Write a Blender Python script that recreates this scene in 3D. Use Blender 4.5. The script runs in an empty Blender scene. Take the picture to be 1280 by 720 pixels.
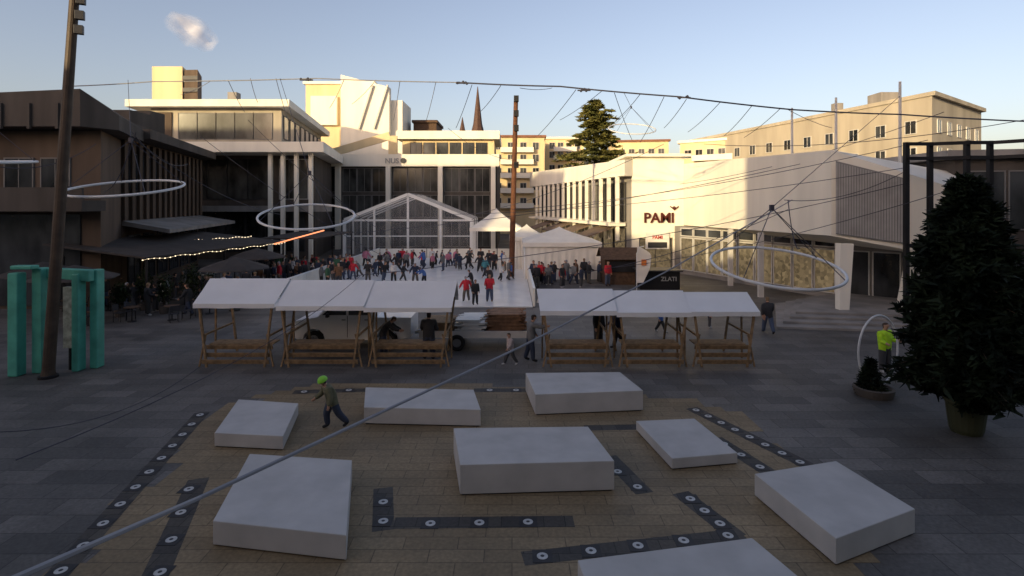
import bpy, math, random
from mathutils import Vector, Matrix, noise, kdtree
R = random.Random(7)
F, H, HY = 700.0, 6.0, 255.0
scene = bpy.context.scene
COL = scene.collection
def P(px, py, Y): return Vector(((px-640)/F*Y, Y, H-(py-HY)/F*Y))
def GP(px, py, z=0.0):
    Y = F*(H-z)/(py-HY); return Vector(((px-640)/F*Y, Y, z))

# ---------------------------------------------------------------- materials
def new_mat(name):
    m = bpy.data.materials.new(name); m.use_nodes = True
    nt = m.node_tree; b = nt.nodes["Principled BSDF"]
    return m, nt, b
def N(nt, t, **kw):
    n = nt.nodes.new(t)
    for k, v in kw.items(): setattr(n, k, v)
    return n
def mat(name, col, rough=0.8, metal=0.0, var=0.25, scale=1.5, bump=0.0, bscale=20, spec=0.3, emis=None, estr=0.0, streak=False):
    m, nt, b = new_mat(name)
    tc = N(nt, "ShaderNodeTexCoord"); mp = N(nt, "ShaderNodeMapping")
    nt.links.new(tc.outputs["Object"], mp.inputs[0])
    if streak: mp.inputs["Scale"].default_value = (1, 1, 0.15)
    n1 = N(nt, "ShaderNodeTexNoise"); n1.inputs["Scale"].default_value = scale; n1.inputs["Detail"].default_value = 7
    nt.links.new(mp.outputs[0], n1.inputs["Vector"])
    r = N(nt, "ShaderNodeValToRGB")
    c = Vector(col)
    r.color_ramp.elements[0].position = 0.3; r.color_ramp.elements[1].position = 0.7
    r.color_ramp.elements[0].color = (*(c*(1-var)), 1); r.color_ramp.elements[1].color = (*[min(1, x*(1+var*0.6)) for x in c], 1)
    nt.links.new(n1.outputs["Fac"], r.inputs["Fac"]); nt.links.new(r.outputs["Color"], b.inputs["Base Color"])
    b.inputs["Roughness"].default_value = rough; b.inputs["Metallic"].default_value = metal
    b.inputs["Specular IOR Level"].default_value = spec
    if bump > 0:
        n2 = N(nt, "ShaderNodeTexNoise"); n2.inputs["Scale"].default_value = bscale; n2.inputs["Detail"].default_value = 5
        nt.links.new(tc.outputs["Object"], n2.inputs["Vector"])
        bp = N(nt, "ShaderNodeBump"); bp.inputs["Strength"].default_value = bump; bp.inputs["Distance"].default_value = 0.05
        nt.links.new(n2.outputs["Fac"], bp.inputs["Height"]); nt.links.new(bp.outputs[0], b.inputs["Normal"])
    if emis:
        b.inputs["Emission Color"].default_value = (*emis, 1); b.inputs["Emission Strength"].default_value = estr
    return m
def objcol_mat(name, rough=0.85):
    m, nt, b = new_mat(name)
    oi = N(nt, "ShaderNodeObjectInfo"); tc = N(nt, "ShaderNodeTexCoord")
    n1 = N(nt, "ShaderNodeTexNoise"); n1.inputs["Scale"].default_value = 9
    nt.links.new(tc.outputs["Object"], n1.inputs["Vector"])
    mx = N(nt, "ShaderNodeMix", data_type='RGBA', blend_type='MULTIPLY'); mx.inputs[0].default_value = 0.5
    nt.links.new(oi.outputs["Color"], mx.inputs[6]); nt.links.new(n1.outputs["Fac"], mx.inputs[7])
    nt.links.new(mx.outputs[2], b.inputs["Base Color"]); b.inputs["Roughness"].default_value = rough
    return m
def rand_mat(name, cols, rough=0.85):
    m, nt, b = new_mat(name)
    oi = N(nt, "ShaderNodeObjectInfo"); r = N(nt, "ShaderNodeValToRGB"); r.color_ramp.interpolation = 'CONSTANT'
    el = r.color_ramp.elements
    while len(el) < len(cols): el.new(0.5)
    for i, c in enumerate(cols): el[i].position = i/len(cols); el[i].color = (*c, 1)
    nt.links.new(oi.outputs["Random"], r.inputs["Fac"]); nt.links.new(r.outputs["Color"], b.inputs["Base Color"])
    b.inputs["Roughness"].default_value = rough
    return m
def paving(name, c1, c2, mortar, bw, bh, patch, pscale=0.35, rot=0.0, rough=0.6, bands=None):
    m, nt, b = new_mat(name)
    tc = N(nt, "ShaderNodeTexCoord"); mp = N(nt, "ShaderNodeMapping"); mp.inputs["Rotation"].default_value = (0, 0, rot)
    nt.links.new(tc.outputs["Object"], mp.inputs[0])
    br = N(nt, "ShaderNodeTexBrick"); br.inputs["Scale"].default_value = 1.0
    br.inputs["Brick Width"].default_value = bw; br.inputs["Row Height"].default_value = bh
    br.inputs["Mortar Size"].default_value = 0.009; br.inputs["Mortar Smooth"].default_value = 0.2
    br.inputs["Color1"].default_value = (*c1, 1); br.inputs["Color2"].default_value = (*c2, 1); br.inputs["Mortar"].default_value = (*mortar, 1)
    nt.links.new(mp.outputs[0], br.inputs["Vector"])
    n1 = N(nt, "ShaderNodeTexNoise"); n1.inputs["Scale"].default_value = pscale; n1.inputs["Detail"].default_value = 8; n1.inputs["Roughness"].default_value = 0.65
    nt.links.new(tc.outputs["Object"], n1.inputs["Vector"])
    r = N(nt, "ShaderNodeValToRGB"); r.color_ramp.elements[0].position = 0.35; r.color_ramp.elements[1].position = 0.68
    r.color_ramp.elements[0].color = (*[1-patch]*3, 1); r.color_ramp.elements[1].color = (1.0, 1.0, 1.0, 1)
    nt.links.new(n1.outputs["Fac"], r.inputs["Fac"])
    mx = N(nt, "ShaderNodeMix", data_type='RGBA', blend_type='MULTIPLY'); mx.inputs[0].default_value = 1.0
    nt.links.new(br.outputs["Color"], mx.inputs[6]); nt.links.new(r.outputs["Color"], mx.inputs[7])
    n3 = N(nt, "ShaderNodeTexNoise"); n3.inputs["Scale"].default_value = 14; n3.inputs["Detail"].default_value = 6
    nt.links.new(tc.outputs["Object"], n3.inputs["Vector"])
    mx2 = N(nt, "ShaderNodeMix", data_type='RGBA', blend_type='OVERLAY'); mx2.inputs[0].default_value = 0.5
    nt.links.new(mx.outputs[2], mx2.inputs[6]); nt.links.new(n3.outputs["Fac"], mx2.inputs[7])
    nt.links.new(mx2.outputs[2], b.inputs["Base Color"])
    mr = N(nt, "ShaderNodeMapRange"); mr.inputs["To Min"].default_value = rough-0.15; mr.inputs["To Max"].default_value = rough+0.2
    nt.links.new(n1.outputs["Fac"], mr.inputs["Value"]); nt.links.new(mr.outputs[0], b.inputs["Roughness"])
    bp = N(nt, "ShaderNodeBump"); bp.inputs["Strength"].default_value = 0.4; bp.inputs["Distance"].default_value = 0.02; bp.invert = True
    nt.links.new(br.outputs["Fac"], bp.inputs["Height"]); nt.links.new(bp.outputs[0], b.inputs["Normal"])
    b.inputs["Specular IOR Level"].default_value = 0.3
    return m
def foliage_mat(name, dark, light, scale=1.2):
    m, nt, b = new_mat(name)
    tc = N(nt, "ShaderNodeTexCoord"); n1 = N(nt, "ShaderNodeTexNoise"); n1.inputs["Scale"].default_value = scale; n1.inputs["Detail"].default_value = 4
    nt.links.new(tc.outputs["Object"], n1.inputs["Vector"])
    r = N(nt, "ShaderNodeValToRGB"); r.color_ramp.elements[0].position = 0.38; r.color_ramp.elements[1].position = 0.62
    r.color_ramp.elements[0].color = (*dark, 1); r.color_ramp.elements[1].color = (*light, 1)
    nt.links.new(n1.outputs["Fac"], r.inputs["Fac"]); nt.links.new(r.outputs["Color"], b.inputs["Base Color"])
    b.inputs["Roughness"].default_value = 0.7; b.inputs["Specular IOR Level"].default_value = 0.15
    return m
def glass_mat(name, col, rough=0.08, emis=None, estr=0, var=1.0):
    m, nt, b = new_mat(name)
    tc = N(nt, "ShaderNodeTexCoord"); n1 = N(nt, "ShaderNodeTexNoise"); n1.inputs["Scale"].default_value = 0.5; n1.inputs["Detail"].default_value = 6
    mp = N(nt, "ShaderNodeMapping"); mp.inputs["Scale"].default_value = (1, 1, 0.5); nt.links.new(tc.outputs["Object"], mp.inputs[0])
    nt.links.new(mp.outputs[0], n1.inputs["Vector"])
    r = N(nt, "ShaderNodeValToRGB"); r.color_ramp.elements[0].position = 0.4; r.color_ramp.elements[1].position = 0.65
    r.color_ramp.elements[0].color = (*(Vector(col)*(1-0.6*var)), 1); r.color_ramp.elements[1].color = (*(Vector(col)*(1+1.2*var)), 1)
    nt.links.new(n1.outputs["Fac"], r.inputs["Fac"]); nt.links.new(r.outputs["Color"], b.inputs["Base Color"])
    b.inputs["Roughness"].default_value = rough; b.inputs["Specular IOR Level"].default_value = 0.6
    if emis:
        vo = N(nt, "ShaderNodeTexVoronoi"); vo.inputs["Scale"].default_value = 4.5
        nt.links.new(tc.outputs["Object"], vo.inputs["Vector"])
        sp = N(nt, "ShaderNodeSeparateColor"); nt.links.new(vo.outputs["Color"], sp.inputs[0])
        mr = N(nt, "ShaderNodeMapRange"); mr.inputs["To Min"].default_value = 0.3*estr; mr.inputs["To Max"].default_value = estr
        nt.links.new(sp.outputs[0], mr.inputs["Value"]); nt.links.new(mr.outputs[0], b.inputs["Emission Strength"])
        b.inputs["Emission Color"].default_value = (*emis, 1)
    return m
def clear_mat(name, col, opac):
    m, nt, b = new_mat(name)
    b.inputs["Base Color"].default_value = (*col, 1); b.inputs["Roughness"].default_value = 0.25
    tc = N(nt, "ShaderNodeTexCoord"); n1 = N(nt, "ShaderNodeTexNoise"); n1.inputs["Scale"].default_value = 0.9
    nt.links.new(tc.outputs["Object"], n1.inputs["Vector"])
    mr = N(nt, "ShaderNodeMapRange"); mr.inputs["To Min"].default_value = opac*0.5; mr.inputs["To Max"].default_value = min(1, opac*1.5)
    nt.links.new(n1.outputs["Fac"], mr.inputs["Value"]); nt.links.new(mr.outputs[0], b.inputs["Alpha"])
    return m

M = {}
M['pave_grey'] = paving("pave_grey", (0.128, 0.120, 0.113), (0.205, 0.190, 0.176), (0.07, 0.066, 0.062), 1.2, 0.6, 0.58, 0.22)
M['pave_tan'] = paving("pave_tan", (0.255, 0.188, 0.108), (0.315, 0.235, 0.138), (0.135, 0.10, 0.062), 0.95, 0.36, 0.42, 0.3)
M['asph'] = mat("far_ground", (0.10, 0.10, 0.10), 0.9, scale=0.1)
M['block'] = mat("cast_white_stone", (0.47, 0.455, 0.44), 0.8, var=0.12, scale=1.6, bump=0.08, bscale=70)
M['white'] = mat("white_render", (0.84, 0.79, 0.68), 0.85, var=0.10, scale=0.6, streak=True)
M['cream'] = mat("cream_render", (0.72, 0.57, 0.34), 0.9, var=0.15, scale=0.5, streak=True)
M['greyw'] = mat("grey_render", (0.42, 0.37, 0.29), 0.9, var=0.2, scale=0.5, streak=True)
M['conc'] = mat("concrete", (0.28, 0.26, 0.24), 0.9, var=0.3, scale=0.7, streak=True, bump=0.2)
M['dconc'] = mat("dark_concrete", (0.09, 0.077, 0.067), 0.9, var=0.35, scale=0.8, streak=True, bump=0.2)
M['brown'] = mat("brown_cladding_and_tower_shade", (0.115, 0.083, 0.062), 0.85, var=0.3, scale=0.9, streak=True)
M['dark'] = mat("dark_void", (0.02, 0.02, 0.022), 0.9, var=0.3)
M['glass'] = glass_mat("window_glass", (0.03, 0.032, 0.034))
M['glassb'] = glass_mat("curtain_glass", (0.045, 0.045, 0.042), 0.14)
M['shopg'] = glass_mat("lit_shop_glass", (0.05, 0.045, 0.035), 0.1, (1.0, 0.72, 0.38), 0.2, var=0.4)
M['frame'] = mat("window_frame", (0.55, 0.53, 0.5), 0.6, var=0.1)
M['gframe'] = mat("grey_window_frame", (0.20, 0.19, 0.18), 0.6, var=0.15)
M['dframe'] = mat("dark_frame", (0.04, 0.04, 0.045), 0.5, var=0.2)
M['black'] = mat("black_steel", (0.018, 0.018, 0.02), 0.5, metal=0.3, var=0.2)
M['rust'] = mat("rusty_steel", (0.15, 0.065, 0.035), 0.8, metal=0.2, var=0.35, scale=3)
M['pole'] = mat("brown_mast_paint", (0.065, 0.048, 0.036), 0.6, metal=0.2, var=0.3, scale=3)
M['wood'] = mat("pale_timber", (0.27, 0.18, 0.10), 0.75, var=0.35, scale=6, bump=0.2)
M['wood2'] = mat("red_timber", (0.27, 0.145, 0.08), 0.75, var=0.4, scale=5)
M['dwood'] = mat("dark_timber", (0.10, 0.06, 0.038), 0.8, var=0.4, scale=5)
M['tarp'] = mat("white_tarpaulin", (0.72, 0.72, 0.72), 0.6, var=0.06, scale=1.0, bump=0.05, bscale=4)
M['tentw'] = mat("white_tent_fabric", (0.82, 0.78, 0.70), 0.7, var=0.08, scale=1.2)
M['clear'] = clear_mat("clear_marquee_sheet", (0.75, 0.76, 0.78), 0.14)
M['clear2'] = clear_mat("milky_roof_sheet", (0.78, 0.72, 0.66), 0.42)
M['alu'] = mat("white_aluminium", (0.84, 0.84, 0.82), 0.4, var=0.06)
M['ice'] = mat("ice_sheet", (0.72, 0.74, 0.76), 0.3, var=0.12, scale=0.7, spec=0.5)
M['turq'] = mat("turquoise_paint", (0.085, 0.36, 0.28), 0.5, var=0.25, scale=2)
M['ring'] = mat("ring_white_tube", (0.66, 0.67, 0.68), 0.4, var=0.06)
M['cable'] = mat("grey_cable", (0.26, 0.26, 0.28), 0.6, var=0.15)
M['dcable'] = mat("dark_cable", (0.05, 0.05, 0.07), 0.6, var=0.15)
M['carw'] = mat("white_car_paint", (0.9, 0.9, 0.9), 0.25, var=0.03, spec=0.5)
M['tyre'] = mat("rubber", (0.02, 0.02, 0.02), 0.9, var=0.2)
M['rim'] = mat("alloy", (0.35, 0.35, 0.36), 0.35, metal=0.8, var=0.1)
M['bulb'] = mat("warm_bulb", (1, 0.85, 0.5), 0.5, emis=(1, 0.78, 0.5), estr=2.2)
M['neon'] = mat("orange_tube", (1, 0.4, 0.2), 0.5, emis=(1, 0.3, 0.12), estr=1.6)
M['red'] = mat("red_paint", (0.5, 0.05, 0.04), 0.5, var=0.1)
M['orange'] = mat("orange_print", (0.75, 0.22, 0.05), 0.6, var=0.1)
M['sign'] = mat("dark_red_letters", (0.08, 0.015, 0.01), 0.5, var=0.1)
M['letw'] = mat("white_letters", (0.76, 0.74, 0.70), 0.5, var=0.1)
M['letg'] = mat("grey_letters", (0.35, 0.35, 0.34), 0.5, var=0.1)
M['lens'] = mat("light_lens", (0.50, 0.50, 0.49), 0.4, var=0.25, scale=8)
M['lslab'] = mat("black_granite", (0.035, 0.033, 0.035), 0.6, var=0.3, scale=6)
M['spruce'] = foliage_mat("spruce_needles", (0.004, 0.008, 0.005), (0.016, 0.026, 0.012))
M['cedar'] = foliage_mat("cedar_needles", (0.05, 0.055, 0.015), (0.15, 0.14, 0.04), 0.6)
M['bush'] = foliage_mat("shrub_leaves", (0.012, 0.022, 0.01), (0.045, 0.06, 0.025), 2)
M['hill'] = foliage_mat("wooded_hill", (0.05, 0.045, 0.035), (0.12, 0.09, 0.055), 0.02)
M['bark'] = mat("bark", (0.07, 0.05, 0.035), 0.9, var=0.4, scale=6)
M['spire'] = mat("spire_cladding", (0.08, 0.045, 0.035), 0.7, var=0.2)
M['roof'] = mat("roof_tiles", (0.22, 0.10, 0.06), 0.9, var=0.3, scale=2)
M['awn'] = mat("brown_awning", (0.18, 0.13, 0.095), 0.85, var=0.2)
M['dawn'] = mat("dark_awning", (0.055, 0.047, 0.043), 0.85, var=0.3)
M['louv'] = mat("grey_louvre", (0.36, 0.35, 0.34), 0.6, var=0.15)
M['louvd'] = mat("grey_louvre_gap", (0.24, 0.235, 0.23), 0.7, var=0.15)
M['skin'] = mat("skin", (0.45, 0.26, 0.18), 0.6, var=0.08)
M['jacket'] = objcol_mat("jacket_cloth")
M['trousers'] = rand_mat("trouser_cloth", [(0.015, 0.016, 0.02), (0.03, 0.04, 0.07), (0.05, 0.05, 0.055), (0.02, 0.02, 0.02), (0.06, 0.08, 0.13), (0.10, 0.09, 0.08)])
M['hair'] = rand_mat("hair_or_hat", [(0.02, 0.012, 0.008), (0.06, 0.035, 0.02), (0.015, 0.015, 0.018), (0.2, 0.13, 0.07), (0.3, 0.3, 0.32)])
M['shoe'] = rand_mat("shoe_leather", [(0.02, 0.02, 0.02), (0.4, 0.4, 0.4), (0.03, 0.02, 0.02)])
M['helmet'] = mat("lime_helmet", (0.25, 0.62, 0.06), 0.3, var=0.05)
M['paper'] = mat("poster_paper", (0.30, 0.34, 0.30), 0.7, var=0.5, scale=5)
M['pot'] = mat("green_pot", (0.05, 0.052, 0.025), 0.6)
M['band'] = paving("pave_band", (0.05, 0.045, 0.042), (0.095, 0.083, 0.068), (0.03, 0.027, 0.024), 0.4, 0.4, 0.3, 0.8)

# ---------------------------------------------------------------- geometry
class Geo:
    def __init__(s): s.v=[]; s.f=[]; s.m=[]
    def add(s, vs, fs, m=0):
        o=len(s.v); s.v += [tuple(x) for x in vs]
        for f in fs: s.f.append(tuple(i+o for i in f)); s.m.append(m)
        return s
    def box(s, c, size, m=0, u=(1,0,0), up=(0,0,1)):
        c=Vector(c); u=Vector(u).normalized(); w=Vector(up).normalized(); n=w.cross(u).normalized(); w=u.cross(n)
        a,b,d=[x/2 for x in size]
        vs=[c+u*(a*i)+n*(b*j)+w*(d*k) for k in (-1,1) for j in (-1,1) for i in (-1,1)]
        return s.add(vs, [(0,2,3,1),(4,5,7,6),(0,1,5,4),(2,6,7,3),(0,4,6,2),(1,3,7,5)], m)
    def b(s, x0,x1,y0,y1,z0,z1,m=0): return s.box(((x0+x1)/2,(y0+y1)/2,(z0+z1)/2),(x1-x0,y1-y0,z1-z0),m)
    def beam(s,p,q,w,h,m=0):
        p=Vector(p); q=Vector(q); d=q-p; up=Vector((0,0,1))
        if abs(d.normalized().z)>0.95: up=Vector((0,1,0))
        n=up.cross(d).normalized(); w2=d.cross(n).normalized()
        c=(p+q)/2; L=d.length/2; u=d.normalized()
        vs=[c+u*(L*i)+n*(w/2*j)+w2*(h/2*k) for k in (-1,1) for j in (-1,1) for i in (-1,1)]
        return s.add(vs, [(0,2,3,1),(4,5,7,6),(0,1,5,4),(2,6,7,3),(0,4,6,2),(1,3,7,5)], m)
    def prism(s, poly, z0, z1, m=0):
        n=len(poly)
        z0=z0 if isinstance(z0,(list,tuple)) else [z0]*n
        z1=z1 if isinstance(z1,(list,tuple)) else [z1]*n
        vs=[(p[0],p[1],z0[i]) for i,p in enumerate(poly)]+[(p[0],p[1],z1[i]) for i,p in enumerate(poly)]
        fs=[tuple(range(n-1,-1,-1)), tuple(range(n,2*n))]+[(i,(i+1)%n,n+(i+1)%n,n+i) for i in range(n)]
        return s.add(vs,fs,m)
    def tube(s, pts, r, seg=8, m=0, closed=False):
        pts=[Vector(p) for p in pts]; n=len(pts)
        rs=r if isinstance(r,(list,tuple)) else [r]*n
        vs=[]; ref=None
        for i,p in enumerate(pts):
            if closed: d=pts[(i+1)%n]-pts[i-1]
            else: d=pts[min(i+1,n-1)]-pts[max(i-1,0)]
            d.normalize()
            if ref is None: ref=Vector((0,0,1)) if abs(d.z)<0.9 else Vector((1,0,0))
            a=(ref-d*ref.dot(d)).normalized(); ref=a; b=d.cross(a)
            for k in range(seg):
                t=2*math.pi*k/seg; vs.append(p+(a*math.cos(t)+b*math.sin(t))*rs[i])
        fs=[]
        for i in range(n if closed else n-1):
            j=(i+1)%n
            for k in range(seg):
                fs.append((i*seg+k,i*seg+(k+1)%seg,j*seg+(k+1)%seg,j*seg+k))
        if not closed: fs += [tuple(range(seg-1,-1,-1)), tuple((n-1)*seg+k for k in range(seg))]
        return s.add(vs,fs,m)
    def lathe(s, c, prof, seg=20, m=0):
        vs=[]; 
        for r,z in prof:
            for k in range(seg):
                t=2*math.pi*k/seg; vs.append((c[0]+r*math.cos(t),c[1]+r*math.sin(t),c[2]+z))
        fs=[]
        for i in range(len(prof)-1):
            for k in range(seg): fs.append((i*seg+k,i*seg+(k+1)%seg,(i+1)*seg+(k+1)%seg,(i+1)*seg+k))
        fs += [tuple(range(seg-1,-1,-1)), tuple((len(prof)-1)*seg+k for k in range(seg))]
        return s.add(vs,fs,m)
    def ball(s, c, r, m=0, seg=12, rings=8):
        vs=[]
        for i in range(rings+1):
            ph=math.pi*i/rings
            for k in range(seg):
                t=2*math.pi*k/seg; vs.append((c[0]+math.sin(ph)*math.cos(t)*r,c[1]+math.sin(ph)*math.sin(t)*r,c[2]+math.cos(ph)*r))
        fs=[(i*seg+k,(i+1)*seg+k,(i+1)*seg+(k+1)%seg,i*seg+(k+1)%seg) for i in range(rings) for k in range(seg)]
        return s.add(vs,fs,m)
    def wheel(s, c, r, w, m=0, seg=24):
        vs=[]
        prof=[(r*0.55,-w/2),(r*0.93,-w/2),(r,-w/3),(r,w/3),(r*0.93,w/2),(r*0.55,w/2)]
        for rr,y in prof:
            for k in range(seg):
                t=2*math.pi*k/seg; vs.append((c[0]+rr*math.cos(t),c[1]+y,c[2]+rr*math.sin(t)))
        fs=[(i*seg+k,i*seg+(k+1)%seg,((i+1)%6)*seg+(k+1)%seg,((i+1)%6)*seg+k) for i in range(6) for k in range(seg)]
        return s.add(vs,fs,m)
def mesh_obj(name, geo, mats, origin=(0,0,0), smooth=False, bevel=0, parent=None):
    me=bpy.data.meshes.new(name); o=Vector(origin)
    me.from_pydata([tuple(Vector(v)-o) for v in geo.v],[],geo.f); 
    for mm in mats: me.materials.append(M[mm] if isinstance(mm,str) else mm)
    me.polygons.foreach_set("material_index",[min(i,len(mats)-1) for i in geo.m])
    if smooth: me.polygons.foreach_set("use_smooth",[True]*len(me.polygons))
    me.update()
    ob=bpy.data.objects.new(name,me); COL.objects.link(ob)
    if bevel:
        md=ob.modifiers.new("bevel",'BEVEL'); md.width=bevel; md.segments=2; md.limit_method='ANGLE'
    if parent: ob.parent=parent
    else: ob.location=o
    return ob
def tag(ob,label,cat,group=None):
    ob["label"]=label; ob["category"]=cat
    if group: ob["group"]=group
    return ob
class Thing:
    def __init__(s,name,label,cat,loc=(0,0,0),group=None,rot=0):
        s.e=bpy.data.objects.new(name,None); s.e.empty_display_size=0.3; COL.objects.link(s.e)
        s.o=Vector(loc); s.e.location=s.o; s.e.rotation_euler=(0,0,rot); tag(s.e,label,cat,group)
    def part(s,name,geo,mats,parent=None,local=False,smooth=False,bevel=0,label=None):
        if isinstance(mats,str): mats=[mats]
        ob=mesh_obj(name,geo,mats,(0,0,0) if local else s.o,smooth,bevel,parent or s.e)
        if label: ob["label"]=label
        return ob
def copy_thing(root,loc,rot=None,scale=None):
    def rec(o,par):
        c=o.copy(); COL.objects.link(c)
        if par: c.parent=par
        for ch in list(o.children): rec(ch,c)
        return c
    c=rec(root,None); c.location=loc
    if rot is not None: c.rotation_euler=(0,0,rot)
    if scale: c.scale=scale
    return c
def single(name,label,cat,geo,mats,loc=None,group=None,smooth=False,bevel=0):
    if isinstance(mats,str): mats=[mats]
    if loc is None:
        n=len(geo.v); loc=(sum(v[0] for v in geo.v)/n,sum(v[1] for v in geo.v)/n,min(v[2] for v in geo.v))
    return tag(mesh_obj(name,geo,mats,loc,smooth,bevel),label,cat,group)
def struct(name,geo,mats,smooth=False):
    ob=mesh_obj(name,geo,[mats] if isinstance(mats,str) else mats,(0,0,0),smooth); ob["kind"]="structure"; return ob

def window(T,parent,c,u,w,h,glass='glass',frame='frame',mull=1,name="window",depth=0.10,trans=0):
    u=Vector((u[0],u[1],0)).normalized(); n=Vector((u.y,-u.x,0)); c=Vector(c)
    g=Geo(); t=0.07
    g.box(c+n*0.03,(w-0.02,0.06,h-0.02),0,u)
    for sx in (-1,1): g.box(c+u*(sx*(w/2-t/2))+n*depth/2,(t,depth,h),1,u)
    for sz in (-1,1): g.box(c+Vector((0,0,sz*(h/2-t/2)))+n*depth/2,(w-2*t,depth,t),1,u)
    for i in range(1,mull+1):
        g.box(c+u*(-w/2+w*i/(mull+1))+n*(depth*0.45),(t*0.7,depth*0.9,h-2*t),1,u)
    for i in range(1,trans+1):
        g.box(c+Vector((0,0,-h/2+h*i/(trans+1)))+n*(depth*0.42),(w-2*t,depth*0.84,t*0.6),1,u)
    return T.part(name,g,[glass,frame],parent)
def row(T,parent,p0,p1,z,n,w,h,margin=0.5,**kw):
    p0=Vector((p0[0],p0[1],0)); p1=Vector((p1[0],p1[1],0)); d=p1-p0; L=d.length; u=d/L
    for i in range(n):
        t=margin+(L-2*margin)*(i+0.5)/n
        c=p0+u*t; window(T,parent,(c.x,c.y,z),u,w,h,**kw)
def poly_off(poly,d):
    n=len(poly); out=[]; cx=sum(p[0] for p in poly)/n; cy=sum(p[1] for p in poly)/n
    for x,y in poly:
        v=Vector((x-cx,y-cy)); v=v*(1+d/v.length) ; out.append((cx+v.x,cy+v.y))
    return out

# ================================================================ SETTING
g=Geo(); g.add([(-2500,-600,-0.012),(2500,-600,-0.012),(2500,3500,-0.012),(-2500,3500,-0.012)],[(0,1,2,3)]); struct("ground",g,'asph')
g=Geo(); g.add([(-70,-14,0),(60,-14,0),(60,110,0),(-70,110,0)],[(0,1,2,3)]); struct("plaza_pavement",g,'pave_grey')
# tan field laid in courses, so its border is toothed like real slabs
L0=[GP(x,y) for x,y in [(20,760),(262,512),(380,478)]]; R0=[GP(x,y) for x,y in [(1130,760),(1012,580),(905,505)]]
def edge(pl,Y):
    pl=sorted(pl,key=lambda p:p.y)
    for a_,b_ in zip(pl,pl[1:]):
        if a_.y<=Y<=b_.y: return a_.x+(b_.x-a_.x)*(Y-a_.y)/(b_.y-a_.y)
    return pl[0].x if Y<pl[0].y else pl[-1].x
g=Geo(); Y=8.28; rq=random.Random(2)
while Y<18.6:
    xl=edge(L0,Y+0.18); xr=edge(R0,Y+0.18); xl=round(xl/0.475)*0.475+rq.choice([0,0,0.475]); xr=round(xr/0.475)*0.475-rq.choice([0,0,0.475])
    if Y>16.8: xl=max(xl,edge(L0,Y)); xr=min(xr,edge(R0,16.7)-(Y-16.8)*4.5)
    if xr>xl: g.add([(xl,Y,0.004),(xr,Y,0.004),(xr,Y+0.36,0.004),(xl,Y+0.36,0.004)],[(0,1,2,3)])
    Y+=0.36
struct("tan_pavement",g,'pave_tan')
g=Geo(); nx,ny=90,14; vs=[]
for j in range(ny):
    for i in range(nx):
        X=-900+1800*i/(nx-1); Y=330+45*j
        t=j/(ny-1); ht=(62+26*math.exp(-((X+260)/170)**2)+16*noise.noise(Vector((X*0.006,3.1,0)))+6*noise.noise(Vector((X*0.03,Y*0.02,0))))*math.sin(min(1,t*1.3)*math.pi/2)
        vs.append((X,Y,ht-1))
g.add(vs,[(j*nx+i,j*nx+i+1,(j+1)*nx+i+1,(j+1)*nx+i) for j in range(ny-1) for i in range(nx-1)]); struct("hill",g,'hill',True)

# ice rink
RL=-14.6
g=Geo(); g.b(RL,1.2,32.5,62,0.0,0.06); struct("ice_rink",g,'ice')
T=Thing("rink_barrier","white low boards with handrail around the ice rink","barrier",(-8,47,0))
for y0 in range(12):
    ya=32.5+y0*2.46
    for xa,xb in ((RL-0.15,RL-0.03),(1.23,1.35)):
        g=Geo(); g.b(xa,xb,ya,ya+2.4,0.05,1.05); T.part("panel",g,'tentw')
for i in range(6):
    xa=RL+i*2.6; g=Geo(); g.b(xa,xa+2.5,62.03,62.15,0.05,1.05); T.part("panel",g,'tentw')
for x in (RL-0.09,1.29):
    g=Geo(); g.b(x-0.07,x+0.07,32.5,62,1.06,1.13); T.part("handrail",g,'alu')

# benches blocks
blocks=[([(268,541),(354,545),(373,504),(298,499)],0.36),([(455,509),(601,512),(592,487),(457,484)],0.47),
 ([(669,493),(804,488),(775,465),(657,466)],0.6),([(840,573),(922,566),(868,523),(795,526)],0.27),
 ([(575,581),(768,576),(735,533),(567,535)],0.64),([(266,651),(433,669),(440,575),(312,567)],0.45),
 ([(1045,673),(1144,636),(1045,576),(943,592)],0.47),([(738,745),(1000,722),(940,672),(722,700)],0.45)]
for q,h in blocks:
    pts=[GP(x,y,h) for x,y in q]
    g=Geo(); g.prism([(p.x,p.y) for p in pts],0.03,h)
    T=Thing("stone_bench","low white rectangular stone block seat on the plaza paving","bench",(sum(p.x for p in pts)/4,sum(p.y for p in pts)/4,0),group="white stone block benches on the plaza")
    T.part("seat",g,'block',bevel=0.015)
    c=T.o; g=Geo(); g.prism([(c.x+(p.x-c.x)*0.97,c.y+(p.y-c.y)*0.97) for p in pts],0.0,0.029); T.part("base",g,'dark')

def gseq(a,b,n):
    A=GP(*a);B=GP(*b); return [A.lerp(B,i/(n-1)) for i in range(n)]
L=gseq((250,519),(76,714),11)+gseq((236,612),(200,716),4)+gseq((479,628),(479,652),2)+gseq((538,655),(660,653),3)+\
  gseq((678,696),(910,670),5)+gseq((863,624),(900,655),3)+gseq((772,590),(797,609),2)+gseq((870,513),(1000,578),8)+gseq((905,555),(950,584),3)+gseq((380,490),(436,488),3)+gseq((612,488),(645,488),2)
base=None
for p in L:
    if base is None:
        g=Geo(); g.box((0,0,0.0095),(0.34,0.34,0.005)); T=Thing("ground_light","round white light set in a black granite paver","ground light",p,group="in-ground lights in the paving")
        T.part("paver",g,'lslab',local=True)
        g=Geo(); g.lathe((0,0,0.0125),[(0.095,0),(0.095,0.004),(0.085,0.006)],16); T.part("lamp_lens",g,'lens',local=True)
        g=Geo(); g.lathe((0,0,0.0187),[(0.035,0),(0.03,0.003)],12); T.part("lamp_core",g,'dframe',local=True)
        base=T.e
    else: copy_thing(base,p)
g=Geo()
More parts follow.
